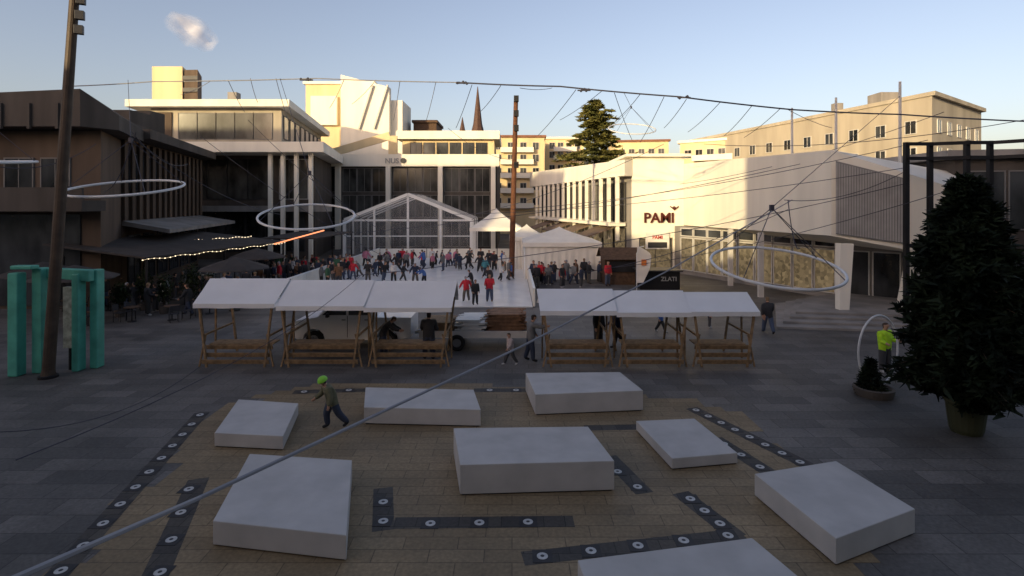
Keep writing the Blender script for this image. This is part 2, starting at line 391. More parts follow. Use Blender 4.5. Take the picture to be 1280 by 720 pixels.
def band(a,b,w,z=0.0055):
    A=GP(*a);B=GP(*b); d=(B-A).normalized(); n=Vector((-d.y,d.x,0))*w/2; A=A-d*0.2; B=B+d*0.2
    g.add([A-n+Vector((0,0,z)),B-n+Vector((0,0,z)),B+n+Vector((0,0,z)),A+n+Vector((0,0,z))],[(0,1,2,3)])
band((250,519),(76,714),0.4); band((246,604),(196,716),0.42); band((479,616),(479,656),0.4)
band((505,654),(704,652),0.38,0.0057); band((668,697),(916,670),0.38); band((858,622),(912,664),0.4,0.0057); band((765,575),(800,611),0.4)
band((870,513),(1003,579),0.42); band((900,552),(955,587),0.42); band((375,490),(450,488),0.36); band((600,488),(652,488),0.36); band((740,535),(792,534),0.36)
struct("paving_bands",g,'band')

# ---------------------------------------------------------------- LEFT dark building
T=Thing("brutalist_building","dark brown two-storey concrete building with heavy overhanging roof","building",(-34,38,0))
pa=[(-46,32),(-23.5,32),(-25.8,37),(-46,37)]
g=Geo(); g.prism(pa,0,10.2); w=T.part("wall",g,'brown')
g=Geo(); g.prism([(-46,30.6),(-23.6,30.6),(-22.6,32.2),(-25.0,38),(-46,38)],10.25,[11.3,12.3,11.1,11.0,11.3]); 
g.prism([(-46,30.9),(-29,30.9),(-29,36),(-46,36)],11.2,[11.6,12.3,12.0,11.6])
T.part("roof",g,'dconc')
for i in range(14):
    g=Geo(); g.b(-45+i*1.55,-44.85+i*1.55,30.45,30.58,10.1,11.5); T.part("roof_fin",g,'dconc')
row(T,w,(-38,32),(-24.5,32),7.7,6,1.7,1.9,frame='gframe',mull=1)
g=Geo(); g.b(-46,-23.2,30.2,31.97,5.6,6.2); g.b(-46,-23.2,30.2,30.35,6.2,6.9); T.part("balcony",g,'dconc')
g=Geo(); g.b(-46,-24.6,31.9,31.985,0.2,5.4); T.part("shop_front",g,'glass')
pb=[(-45,37.05),(-25.8,37.05),(-30.8,55),(-45,55)]
g=Geo(); g.prism(pb,0,10.4); w2=T.part("wall",g,'brown')
g=Geo(); g.prism([(-45,37.6),(-24.6,38.1),(-29.6,56),(-45,56)],10.45,11.1); g.prism([(-45,39),(-27,39),(-31.5,54),(-45,54)],11.1,11.9); T.part("roof",g,'dconc')
row(T,w2,(-25.8,37.05),(-30.8,55),8.2,7,1.4,2.6,frame='dframe',mull=0)
row(T,w2,(-25.8,37.05),(-30.8,55),2.2,6,2.3,3.4,frame='dframe',mull=1)
for i in range(15):
    t=i/14; g=Geo(); g.box((-25.8-5.0*t+0.15,37.05+17.95*t,7.6),(0.22,0.35,5.4),0,(0.27,0.96,0)); T.part("wall_fin",g,'brown')
g=Geo(); g.prism([(-26.0,37.1),(-22.3,36.5),(-27.2,55),(-30.7,55)],[4.6,4.1,4.1,4.6],[4.9,4.35,4.35,4.9]); T.part("canopy",g,'conc')
for bx in ((-33,-30,44,47,11.9,13.4),(-32.6,-31,48,50,11.9,14.0)):
    g=Geo(); g.b(*bx); T.part("roof_vent",g,'dconc')

# ---------------------------------------------------------------- L2 modern building
T=Thing("office_building","modern glazed building with thin white roof slab","building",(-32,70,0))
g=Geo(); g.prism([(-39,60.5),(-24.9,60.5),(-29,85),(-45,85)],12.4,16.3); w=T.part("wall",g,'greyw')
g=Geo(); g.prism([(-41,59.3),(-23.6,59.3),(-28,86),(-46,86)],16.35,17.1); T.part("roof",g,'white')
row(T,w,(-36.5,60.5),(-25.4,60.5),14.4,5,2.1,2.9,glass='glassb',mull=0,frame='gframe')
g=Geo(); g.b(-38.8,-36.7,60.35,60.48,12.8,15.9); T.part("wall_panel",g,'brown')
row(T,w,(-24.9,60.5),(-29,85),14.4,8,2.3,2.6,glass='glass',mull=0,frame='dframe')
g=Geo(); g.prism([(-40,57),(-19.2,57),(-23.4,80),(-40,80)],11.3,12.35); T.part("terrace_slab",g,'white')
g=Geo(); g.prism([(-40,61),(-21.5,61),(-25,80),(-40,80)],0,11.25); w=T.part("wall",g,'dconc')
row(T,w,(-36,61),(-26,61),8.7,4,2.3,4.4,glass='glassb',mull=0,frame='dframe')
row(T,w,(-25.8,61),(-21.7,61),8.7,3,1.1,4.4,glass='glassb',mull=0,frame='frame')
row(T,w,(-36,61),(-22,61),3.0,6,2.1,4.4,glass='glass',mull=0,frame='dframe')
for x in (-25.1,-23.8,-22.4,-20.9):
    g=Geo(); g.b(x-0.18,x+0.18,58.0,58.4,0,11.28); T.part("column",g,'white')
g=Geo(); g.b(-40,-19.6,58.6,60.98,5.2,5.8); T.part("floor_slab",g,'conc')
g=Geo(); g.prism([(-45,70),(-41.2,70),(-42.5,74),(-45,74)],17.1,23.2); T.part("stair_tower",g,'cream')
g=Geo(); g.prism([(-41.15,70.2),(-39.3,70),(-41.0,74),(-42.4,74)],17.1,22.8); T.part("stair_tower",g,'brown')  # tower's unlit side: its shade is put into the colour as brown
for z in (18.5,20,21.5):
    g=Geo(); g.b(-41.1,-39.2,69.8,69.95,z,z+0.5); T.part("louvre",g,'dframe')
for bx in ((-37,-34.5,66,68,17.1,18.2),(-32,-31,63,64,17.1,18.6),(-29.5,-27.5,68,70,17.1,18.0)):
    g=Geo(); g.b(*bx); T.part("roof_vent",g,'conc')

# ---------------------------------------------------------------- L3 central glass building
T=Thing("glass_hall_building","wide building with white columns and glazed facade","building",(-14,80,0))
g=Geo(); g.prism([(-27,75),(-2,75),(-2,95),(-27,95)],0,12.3); w=T.part("wall",g,'dconc')
g=Geo(); g.b(-27.3,-1.7,74.2,75.8,11.0,12.6); T.part("roof_band",g,'white')
cols=[-23.1,-16.4,-9.5,-2.5]
for x in cols:
    g=Geo(); g.b(x-0.3,x+0.3,74.0,74.75,0,10.98); T.part("column",g,'white')
for i in range(4):
    xa=([-27]+cols)[i]+0.4; xb=cols[i]-0.4
    for zc,hh in ((9.2,3.2),(5.7,3.0),(2.0,3.4)):
        nn=3 if xb-xa>4 else 2
        row(T,w,(xa,75),(xb,75),zc,nn,(xb-xa)/nn-0.08,hh,margin=0,glass='glassb',mull=1,frame='gframe')
g=Geo(); g.b(-16,-2.6,82,92,12.62,15.4); w2=T.part("upper_wall",g,'cream')
g=Geo(); g.b(-16.8,-1.8,81,93,15.42,16.6); T.part("roof",g,'white')
row(T,w2,(-15.5,82),(-3,82),14.1,6,1.7,1.8,frame='dframe')
g=Geo(); g.beam((-26.5,78,12.7),(-17,78,15.5),0.3,1.1); g.b(-17.2,-16,77.9,78.3,12.6,15.5); T.part("stair_parapet",g,'cream')
def text(T,txt,loc,size,matn,rot=(math.pi/2,0,0),ext=0.05,name="lettering"):
    cu=bpy.data.curves.new(name,'FONT'); cu.body=txt; cu.size=size; cu.extrude=ext; cu.align_x='CENTER'; cu.offset=size*0.02
    tmp=bpy.data.objects.new("tmp",cu); COL.objects.link(tmp)
    dg=bpy.context.evaluated_depsgraph_get(); me=bpy.data.meshes.new_from_object(tmp.evaluated_get(dg))
    bpy.data.objects.remove(tmp)
    me.materials.clear(); me.materials.append(M[matn]); ob=bpy.data.objects.new(name,me); COL.objects.link(ob)
    ob.parent=T.e; ob.location=Vector(loc)-T.o; ob.rotation_euler=rot; return ob
text(T,"NUS",(-15.9,74.12,11.4),0.95,'letg',ext=0.03)
g=Geo(); g.lathe((0,0,0),[(0.36,-0.05),(0.36,0.05)],20); ob=T.part("sign_disc",g,'dframe',local=True); ob.location=Vector((-14.4,74.1,11.75))-T.o; ob.rotation_euler=(math.pi/2,0,0)

# ---------------------------------------------------------------- background flats
def flats(name,label,poly,zt,wall,rows,fac,roofm='white',z0=0,win=(1.3,1.5),balc=False):
    cx=sum(p[0] for p in poly)/len(poly); cy=sum(p[1] for p in poly)/len(poly)
    T=Thing(name,label,"building",(cx,cy,z0))
    g=Geo(); g.prism(poly,z0,zt); w=T.part("wall",g,wall)
    g=Geo(); g.prism(poly_off(poly,0.5),zt+0.005,zt+0.45); T.part("roof",g,roofm)
    for i,n in fac:
        a=poly[i]; b=poly[(i+1)%len(poly)]
        for z in rows: row(T,w,a,b,z,n,win[0],win[1],frame='frame')
        if balc:
            A=Vector((*a,0)); B=Vector((*b,0)); u=(B-A).normalized(); nn=Vector((u.y,-u.x,0)); Ln=(B-A).length
            for z in rows:
                g=Geo(); c=(A+B)/2+nn*0.6; g.box((c.x,c.y,z-1.25),(Ln*0.6,1.1,0.15),0,u); c=c+nn*0.5; g.box((c.x,c.y,z-0.75),(Ln*0.6,0.08,0.85),0,u)
                T.part("balcony",g,'white')
    return T
T=flats("tower_block","stepped cream apartment tower lit by the sun",[(-35,95),(-23.5,95),(-24,106),(-35,106)],26.3,'cream',[19,22,24.6],[(1,3)])
g=Geo(); g.prism([(-28.6,93.5),(-20.5,93.5),(-20.5,94.97),(-28.6,94.97)],0,[27.6,25.5,25.5,27.6]); T.part("annex_wall",g,'white')
g=Geo(); g.b(-23.4,-18.6,95,103,0,23.6); T.part("annex_wall",g,'white')
g=Geo(); g.b(-33.9,-29.5,94.2,94.97,19.3,24.2); T.part("penthouse_wall",g,'white')
for x in (-25.5,-23.0):
    g=Geo(); g.beam((x,93.3,18.5),(x+2.3,93.3,25.8),0.25,0.5); T.part("stair_rail",g,'frame')
flats("brown_rooftop_house","dark brown house above the hall roof",[(-17.6,100),(-13.5,100),(-13.5,108),(-17.6,108)],20.5,'dwood',[18],[(0,2)],'dwood')
flats("yellow_flats","cream apartment block with balconies on each storey",[(-4.5,112),(6.5,112),(6.5,124),(-4.5,124)],19.3,'cream',[6.5,9.5,12.5,15.2,17.6],[(0,4)],'roof',balc=True)
flats("yellow_flats","long cream apartment block with balconies under a flat roof",[(7.5,125),(16,125),(16,136),(7.5,136)],20.5,'cream',[8,11,14,17,19],[(0,4)],balc=True)
flats("pale_house","pale low house with tiled roof",[(-14,118),(-6,118),(-6,128),(-14,128)],19.0,'greyw',[14,17],[(0,4)],'roof')
flats("pale_house","sunlit pale house with reddish roof behind the shop",[(22,120),(33,118),(33,128),(22,128)],19.2,'cream',[11,14,17],[(0,5)],'roof')
flats("pale_house","cream block with small balconies behind the shop",[(30,100),(40,92),(44,100),(34,108)],16.8,'cream',[9.5,12.2,14.8],[(0,6)],balc=True)
T=flats("apartment_block","large beige apartment block with rows of windows",[(32.7,109),(45,60),(59.5,71),(50,115)],17.6,'greyw',[8.5,11.5,14.5],[(0,13),(1,5)],'greyw',win=(1.4,1.5))
for bx in ((43.8,46.2,66.5,69,18.0,19.3),(41.6,42.6,72,73,18.0,19.0)):
    g=Geo(); g.b(*bx); T.part("chimney",g,'conc')
T=Thing("church_steeple","slim dark church steeple with pointed spire","church",(-9.2,150,0))
g=Geo(); g.b(-10.4,-8.0,149,151.4,0,25.5); T.part("tower",g,'cream'); g=Geo(); g.lathe((-9.2,150.2,25.5),[(1.7,0),(1.2,2),(0.75,6),(0.08,12)],8); T.part("spire",g,'spire')
T=Thing("church_steeple","small dark pointed steeple beside the taller one","church",(-13.3,150,0))
g=Geo(); g.b(-14.1,-12.5,149.4,151,0,24); T.part("tower",g,'greyw'); g=Geo(); g.lathe((-13.3,150.2,24),[(1.1,0),(0.7,2),(0.06,5.3)],8); T.part("spire",g,'spire')

# ---------------------------------------------------------------- shop building right
T=Thing("shop_building","white modernist shop building with deep blank fascia over glass fronts","building",(17,42,0))
g=Geo(); g.prism([(10.68,50.3),(14,80),(4.2,80)],0,8.4); w=T.part("wall",g,'conc')
g=Geo(); g.prism([(9.9,49.2),(13,52),(14,82),(2.6,82)],8.5,[9.9,10.2,10.6,10.6]); T.part("fascia",g,'white')
p0=Vector((10.5,50.6,0)); p1=Vector((3.9,80,0))
row(T,w,(4.2,80),(10.6,50.6),6.2,10,2.6,3.6,glass='glassb',mull=0,frame='dframe')
row(T,w,(4.2,80),(10.6,50.6),2.2,10,2.6,3.2,glass='shopg',mull=0,frame='dframe')
for i in range(15):
    q=p0.lerp(p1,(i+0.3)/15); g=Geo(); g.box((q.x-0.75,q.y,5.6),(0.3,0.5,5.8),0); T.part("column",g,'white')
g=Geo(); g.beam((9.6,50.8,4.15),(3.1,80,4.15),1.5,0.3); T.part("floor_slab",g,'white')
for i in range(4):
    q=p0.lerp(p1,0.03+i*0.2); g=Geo(); g.prism([(q.x-3.4,q.y+0.0),(q.x-0.9,q.y+0.0),(q.x-1.6,q.y+4),(q.x-4.1,q.y+4)],[2.9,3.8,3.8,2.9],[3.0,3.9,3.9,3.0]); T.part("awning",g,'awn')
g=Geo(); g.b(10.72,15.35,50,58,3.0,10.2); g.b(10.72,11.35,50,58,0,3.0); g.b(14.4,15.35,50,58,0,3.0); g.b(11.35,14.4,50.4,50.5,0,3.0); w=T.part("entrance_wall",g,'white')
g=Geo(); g.b(10.1,15.8,49.4,60,10.2,10.45); T.part("roof_edge",g,'white')
text(T,"PAMI",(13.1,49.9,4.35),1.25,'sign')
g=Geo(); g.ball((14.45,49.9,5.65),0.16,0,8,6); g.beam((14.45,49.9,5.5),(14.1,49.9,5.8),0.08,0.08); g.beam((14.45,49.9,5.45),(14.85,49.9,5.8),0.08,0.08); T.part("sign_figure",g,'sign')
window(T,w,(12.85,50.3,1.45),(1,0),2.9,2.9,glass='shopg',frame='dframe',mull=1,name="door")
g=Geo(); g.b(11.9,14.0,49.85,49.95,2.0,3.5); T.part("entrance_poster",g,'letw')
text(T,"PAMI",(12.95,49.82,2.9),0.42,'red',ext=0.015)
g=Geo(); g.b(12.1,13.8,49.83,49.85,2.1,2.6); T.part("poster_band",g,'dframe')
fp=[(15.37,50.0),(17.1,30.0),(21.8,28.2),(30,32),(30,58),(15.4,58)]
g=Geo(); g.prism(fp,[4.1,4.3,3.35,3.35,4.1,4.1],[9.6,8.9,6.95,6.95,9.6,9.6]); T.part("fascia",g,'white')
a=Vector((17.25,29.85,0)); b=Vector((20.2,28.72,0)); d=(b-a).normalized(); nn=Vector((d.y,-d.x,0))
def pt(t,z,o): q=a.lerp(b,t)+nn*o; return (q.x,q.y,z)
n=26
zb=lambda t:4.45-0.45*t
zt=lambda t:8.2-0.95*t
g=Geo()
for i in range(n):
    t0=i/n;t1=(i+0.6)/n
    g.add([pt(t0,zb(t0),0.10),pt(t1,zb(t1),0.13),pt(t1,zt(t1),0.13),pt(t0,zt(t0),0.10)],[(0,1,2,3)])
g.add([pt(0,4.4,0.05),pt(1,3.95,0.05),pt(1,7.3,0.05),pt(0,8.3,0.05)],[(0,1,2,3)],1)
T.part("louvre_panel",g,['louv','louvd'])
sf=[(14.5,48.5),(20.5,35),(24,31.5)]
g=Geo(); g.prism([(14.5,48.5),(20.5,35),(24,31.5),(29,33),(29,57),(14.6,57)],0,[4.05]*2+[3.3]*2+[4.05]*2); w=T.part("shop_wall",g,'conc')
row(T,w,sf[0],sf[1],1.75,9,1.5,2.8,margin=0.2,glass='shopg',mull=0,frame='frame')
row(T,w,sf[0],sf[1],3.6,9,1.5,0.7,margin=0.2,glass='glass',mull=0,frame='frame')
row(T,w,sf[1],sf[2],1.75,3,1.45,2.8,margin=0.1,glass='glass',mull=0,frame='frame')
for (bx,by),(tx,ty) in (((17.3,29.35),(17.75,29.9)),((20.4,29.3),(20.95,28.9))):
    g=Geo(); g.prism([(bx-0.25,by-0.2),(bx+0.25,by-0.2),(bx+0.25,by+0.2),(bx-0.25,by+0.2)],0.25,0.31)
    k=len(g.v)-4
    top=[(tx-0.35,ty-0.25),(tx+0.35,ty-0.25),(tx+0.35,ty+0.25),(tx-0.35,ty+0.25)]
    for i in range(4): g.v[k+i]=(top[i][0],top[i][1],3.9)
    T.part("column",g,'white')
for y in (36,41,46):
    g=Geo(); g.b(15.9,16.2,y,y+0.3,0.0,4.15); T.part("column",g,'frame')
T=Thing("stone_steps","wide shallow grey stone steps in front of the shop","steps",(18,30,0))
for i in range(4):
    g=Geo(); o=i*0.62; g.prism([(12.7+o,26.9+o),(26,25.0+o),(28,31.4),(20.4+o*0.1,34.9),(15.6+o,33.2)],0.12*i+0.002*i,0.12*(i+1)+0.001); T.part("step",g,'conc',bevel=0.012)
for px,y0,y1,Y in ((990,135,200,38),(1045,122,190,36),(1125,102,212,32)):
    a=P(px,y1,Y); b=P(px,y0,Y); g=Geo(); g.tube([a-Vector((0,0,0.6)),a,b],[0.12,0.09,0.07],8)
    single("roof_mast","thin pale steel mast standing on the shop roof","mast",g,'frame',group="steel masts on the shop roof")
T=Thing("glass_pavilion","dark glazed pavilion behind black steel frame","building",(28,32,0))
g=Geo(); g.prism([(24.1,30.5),(40,27),(40,36),(24.1,36)],0,8.4); w=T.part("wall",g,'dconc')
row(T,w,(24.1,30.5),(40,27),6.2,8,1.8,3.2,frame='gframe',mull=0); row(T,w,(24.1,30.5),(40,27),1.9,8,1.8,3.2,frame='gframe',mull=0)
g=Geo(); g.prism([(23.5,30.2),(40,26.4),(40,37),(23.5,37)],8.45,8.9); T.part("roof",g,'conc')
T=Thing("steel_pergola","tall slim black steel beam frame of a pergola","pergola",(23,26,0))
ps=[(19.15,27.2),(20.3,27.2),(21.6,26.6),(22.7,26.6),(23.6,25.6),(24.6,25.6)]
for x,y in ps:
    g=Geo(); g.b(x-0.1,x+0.1,y-0.1,y+0.1,0,9.0); T.part("post",g,'black')
for z in (8.9,8.2,4.0):
    for i,j in ((0,1),(1,2),(2,3),(3,4),(4,5)):
        g=Geo(); g.beam((ps[i][0],ps[i][1]-0.18,z),(ps[j][0],ps[j][1]-0.18,z),0.12,0.16); T.part("beam",g,'black')

# ---------------------------------------------------------------- tents
def sagroof(g,p00,p10,p01,p11,sag,nu=8,nv=8,m=0):
    vs=[]
    for j in range(nv+1):
        for i in range(nu+1):
            u=i/nu; v=j/nv
            p=Vector(p00).lerp(Vector(p10),u).lerp(Vector(p01).lerp(Vector(p11),u),v)
            p.z-=sag*math.sin(math.pi*v)*(0.6+0.4*math.sin(math.pi*u)) 
            p.z+=0.012*noise.noise(p*2.1)*math.sin(math.pi*v)
            vs.append(p)
    g.add(vs,[(j*(nu+1)+i,j*(nu+1)+i+1,(j+1)*(nu+1)+i+1,(j+1)*(nu+1)+i) for j in range(nv) for i in range(nu)],m)
T=Thing("clear_marquee","large clear-sided gabled marquee with white frame beside the rink","marquee",(-11.8,67,0))
x0,x1,xm=-19,-4.6,-11.8
for y in (63.5,67,70.5,74):
    g=Geo(); q=0.17 if y==63.5 else 0.08
    for x in (x0,x1): g.b(x-q,x+q,y-0.11,y+0.11,0,4.2)
    g.beam((x0,y,4.2),(xm,y,7.1),q*1.5,q*2); g.beam((xm,y,7.1),(x1,y,4.2),q*1.5,q*2)
    if y==63.5:
        for x,zt_ in ((-15.6,5.5),(-8.1,5.6),(xm,6.95)): g.b(x-0.12,x+0.12,y-0.07,y+0.07,0,zt_)
        g.b(x0,x1,y-0.05,y+0.05,4.05,4.27); g.b(x0,x1,y-0.04,y+0.04,2.3,2.42)
    T.part("frame",g,'alu')
g=Geo(); sagroof(g,(x0-0.2,63.3,4.3),(x0-0.2,74.2,4.3),(xm,63.3,7.28),(xm,74.2,7.28),0.1); sagroof(g,(x1+0.2,63.3,4.3),(x1+0.2,74.2,4.3),(xm,63.3,7.28),(xm,74.2,7.28),0.1)
T.part("roof",g,'clear2')
for f in ([(x0,63.42,0.1),(x1,63.42,0.1),(x1,63.42,4.1),(xm,63.42,6.95),(x0,63.42,4.1)],[(x0,63.6,0.1),(x0,74,0.1),(x0,74,4.1),(x0,63.6,4.1)],[(x1,63.6,0.1),(x1,74,0.1),(x1,74,4.1),(x1,63.6,4.1)]):
    g=Geo(); g.add(f,[tuple(range(len(f)))]); T.part("side_wall",g,'clear')
def pagoda(label,cx,cy,hx,hy,ze,zp,walls=True):
    T=Thing("pagoda_tent",label,"tent",(cx,cy,0)); g=Geo(); n=10; seg=24; vs=[]
    for j in range(n+1):
        v=j/n; s=(1-v)**1.25; z=ze+(zp-ze)*v**1.0
        for k in range(seg):
            t=k/seg*4; e=int(t); f=t-e
            c=[(-1,-1),(1,-1),(1,1),(-1,1),(-1,-1)]; x=c[e][0]+(c[e+1][0]-c[e][0])*f; y=c[e][1]+(c[e+1][1]-c[e][1])*f
            vs.append((cx+x*hx*s,cy+y*hy*s,z))
    g.add(vs,[(j*seg+k,j*seg+(k+1)%seg,(j+1)*seg+(k+1)%seg,(j+1)*seg+k) for j in range(n) for k in range(seg)])
    g.b(cx-hx,cx+hx,cy-hy-0.03,cy-hy,ze-0.35,ze); g.b(cx-hx,cx+hx,cy+hy,cy+hy+0.03,ze-0.35,ze); g.b(cx-hx-0.03,cx-hx,cy-hy,cy+hy,ze-0.35,ze); g.b(cx+hx,cx+hx+0.03,cy-hy,cy+hy,ze-0.35,ze)
    T.part("roof",g,'tentw')
    for sx in (-1,1):
        for sy in (-1,1):
            g=Geo(); g.b(cx+sx*(hx-0.1)-0.05,cx+sx*(hx-0.1)+0.05,cy+sy*(hy-0.1)-0.05,cy+sy*(hy-0.1)+0.05,0,ze-0.02); T.part("post",g,'alu')
    if walls:
        nn=40
        for (a,b) in (((-1,-1),(1,-1)),((-1,-1),(-1,1))):
            vs=[]; g=Geo()
            for i in range(nn+1):
                f=i/nn; x=cx+(a[0]+(b[0]-a[0])*f)*(hx-0.12); y=cy+(a[1]+(b[1]-a[1])*f)*(hy-0.12); w=0.05*math.sin(i*1.7)
                vs+= [(x+(w if a[0]==b[0] else 0),y+(w if a[1]==b[1] else 0),0.02),(x+(w if a[0]==b[0] else 0),y+(w if a[1]==b[1] else 0),ze-0.05)]
            g.add(vs,[(2*i,2*i+2,2*i+3,2*i+1) for i in range(nn)])
            T.part("side_wall",g,'tentw',smooth=True)
pagoda("white pagoda tent with pointed roof behind the rink",-1.6,57,2.5,2.5,3.7,5.6,walls=False)
pagoda("wide white tent with low pointed roof and closed sides",4.0,47.3,3.1,3.0,2.95,4.1)
pagoda("small white tent with closed sides beside the rink",1.4,53.5,1.6,2.6,3.0,4.1)

T=Thing("wooden_hut","small brown wooden market hut with pitched roof","hut",(8.1,42.5,0))
g=Geo(); g.b(6.9,9.4,41.6,43.6,0,1.95); w=T.part("wall",g,'dwood')
g=Geo(); g.add([(6.6,41.2,1.9),(9.7,41.2,1.9),(9.7,42.6,2.7),(6.6,42.6,2.7),(6.6,44,1.9),(9.7,44,1.9)],[(0,1,2,3),(3,2,5,4)]); T.part("roof",g,'dwood')
g=Geo(); g.b(7.2,9.1,41.5,41.58,0.95,1.75); T.part("serving_hatch",g,'dark')
T=Thing("black_kiosk","low black counter box with faint lettering","kiosk",(10.3,39.6,0))
g=Geo(); g.b(9.0,11.8,39.3,40.9,0,1.25); T.part("counter",g,'black',bevel=0.03); g=Geo(); g.b(8.85,11.95,39.1,41.1,1.26,1.36); T.part("counter_top",g,'dframe')
text(T,"ZLATI",(11.0,39.27,0.6),0.42,'letg',ext=0.01)
T=Thing("feather_banner","tall white feather banner with an orange mark on a pole","banner",(9.0,38.4,0))
g=Geo(); g.tube([(8.55,38.4,0),(8.55,38.4,2.6),(8.75,38.4,3.05),(9.05,38.4,3.1)],0.03,6); T.part("pole",g,'alu')
g=Geo(); n=12; vs=[]
for i in range(n+1):
    z=0.6+2.45*i/n; wd=0.95*math.sin(min(1,(i/n*0.9+0.25))*math.pi*0.55)*(1 if i<n-2 else (0.9 if i==n-2 else 0.6 if i==n-1 else 0.2)); vs+=[(8.58,38.4,z),(8.6+wd,38.4+0.05*math.sin(i),z)]
g.add(vs,[(2*i,2*i+1,2*i+3,2*i+2) for i in range(n)]); T.part("flag",g,'tentw',smooth=True); g=Geo(); g.b(8.85,9.2,38.3,38.32,1.8,2.2); T.part("flag_mark",g,'orange')

# ---------------------------------------------------------------- market stalls
def stall(label,loc,W,ze,zr):
    T=Thing("market_stall",label,"market stall",loc,group="wooden market stalls with white covers in a row")
    hw=W/2
    g=Geo(); ov=-0.005
    yf,ym,yb=-0.15,1.15,2.45
    rx=hw*1.05
    sagroof(g,(-hw+ov,yf,ze),(hw-ov,yf,ze),(-rx,ym,zr),(rx,ym,zr),0.025); sagroof(g,(hw-ov,yb,ze),(-hw+ov,yb,ze),(rx,ym,zr),(-rx,ym,zr),0.025)
    for y in (yf-0.005,yb+0.005):
        vs=[]
        for i in range(25):
            x=-hw+ov+(W-2*ov)*i/24; vs+=[(x,y,ze+0.005),(x,y-0.008*math.sin(i*0.9),ze-0.16-0.006*math.sin(i*0.6+W))]
        g.add(vs,[(2*i,2*i+1,2*i+3,2*i+2) for i in range(24)])
    T.part("roof_cover",g,'tarp',local=True,smooth=True)
    for sx in (-1,1):
        for y in (0.0,2.3):
            g=Geo(); g.beam((sx*(hw-0.42),y,0),(sx*(hw-0.14),y,ze+0.0),0.07,0.09); T.part("post",g,'wood',local=True)
        g=Geo(); g.beam((sx*(hw-0.14),1.15,0.02),(sx*(hw-0.16),1.15,zr-0.08),0.06,0.06); T.part("post",g,'wood',local=True)
        for pq in (((sx*(hw-0.12),0.06,0.0),(sx*(hw-0.36),0.06,1.2)),((sx*(hw-0.25),0.02,1.15),(sx*(hw-0.25),2.25,1.15)),((sx*(hw-0.2),-0.02,ze-0.04),(sx*(hw-0.2),1.15,zr-0.12)),((sx*(hw-0.2),2.32,ze-0.04),(sx*(hw-0.2),1.15,zr-0.12))):
            g=Geo(); g.beam(pq[0],pq[1],0.05,0.07); T.part("brace",g,'wood',local=True)
    g=Geo(); g.beam((-hw+0.1,1.15,zr-0.1),(hw-0.1,1.15,zr-0.1),0.06,0.08); T.part("ridge_beam",g,'wood',local=True)
    g=Geo(); g.beam((-hw+0.1,0.0,ze-0.06),(hw-0.1,0.0,ze-0.06),0.06,0.08); T.part("eave_beam",g,'wood',local=True)
    for i,(y,z) in enumerate(((-0.02,0.2),(0.12,0.42),(0.3,0.66))):
        g=Geo(); g.box((0,y,z),(W-0.5,0.035,0.17),0,(1,0,0),(0,-0.35,1)); T.part("shelf_board",g,'wood',local=True)
    g=Geo(); g.b(-hw+0.3,hw-0.3,0.4,1.1,0.72,0.76); T.part("counter",g,'wood',local=True)
    return T
for (xa,xb,yt,yf_) in ((244,345,348,384),(347,456,350,387),(456,565,351,389),(675,770,361,393),(770,863,363,395),(863,948,365,394)):
    Y=20.6; W=(xb-xa)/F*Y; X=((xa+xb)/2-640)/F*Y; ze=H-(yf_-HY)/F*(Y-0.15)+0.12; zr=H-(yt-HY)/F*(Y+1.15)
    stall("wooden market stall frame with white tarpaulin roof on the paving",(X,Y,0),W,ze,zr)

# ---------------------------------------------------------------- vehicles
TX=-6.7
T=Thing("pickup_truck","white pickup truck parked behind the market stalls","truck",(TX,24.2,0))
prof=[(-2.35,0.4),(-2.42,0.85),(-2.3,1.15),(-1.4,1.3),(-0.8,1.9),(-0.5,1.98),(0.75,1.98),(0.98,1.88),(1.02,1.28),(2.5,1.28),(2.5,0.45)]
def arch(cx,r): return [(cx+r*math.cos(a),0.36+r*math.sin(a)) for a in [math.radians(x) for x in (0,30,60,90,120,150,180)]]
prof=prof+[(2.0,0.35)]+arch(1.5,0.45)+[(0.9,0.33),(-1.0,0.33)]+arch(-1.55,0.45)+[(-2.1,0.33)]
g=Geo(); n=len(prof)
vs=[(x+TX,23.3,z) for x,z in prof]+[(x+TX,25.1,z) for x,z in prof]
g.add(vs,[tuple(range(n)),tuple(range(2*n-1,n-1,-1))]+[(i,n+i,n+(i+1)%n,(i+1)%n) for i in range(n)])
body=T.part("body",g,'carw',bevel=0.03)
for y in (23.285,25.115):
    g=Geo(); g.add([(TX-1.2,y,1.38),(TX-0.2,y,1.38),(TX-0.2,y,1.86),(TX-0.66,y,1.86)],[(0,1,2,3)]); T.part("side_window",g,'glass')
    g=Geo(); g.add([(TX-0.1,y,1.38),(TX+0.8,y,1.38),(TX+0.75,y,1.86),(TX-0.1,y,1.86)],[(0,1,2,3)]); T.part("side_window",g,'glass')
g=Geo(); g.add([(TX-1.42,23.4,1.34),(TX-1.42,25.0,1.34),(TX-0.86,24.9,1.88),(TX-0.86,23.5,1.88)],[(0,1,2,3)]); T.part("windscreen",g,'glass')
for yy in (23.38,24.8):
    g=Geo(); g.box((TX-2.42,yy+0.1,0.9),(0.08,0.3,0.2)); T.part("headlight",g,'lens',bevel=0.02)
g=Geo(); g.b(TX-2.5,TX-2.38,23.35,25.05,0.4,0.6); T.part("bumper",g,'dframe',bevel=0.02)
g=Geo(); g.box((TX-0.95,23.2,1.38),(0.12,0.2,0.16)); T.part("mirror",g,'dframe',bevel=0.02)
for x in (TX-0.3,TX+0.65):
    g=Geo(); g.box((x,23.28,1.18),(0.16,0.03,0.03)); T.part("door_handle",g,'dframe')
for x in (TX-0.15,TX+0.9):
    g=Geo(); g.box((x,23.294,0.9),(0.02,0.01,0.9)); T.part("door_seam",g,'dframe')
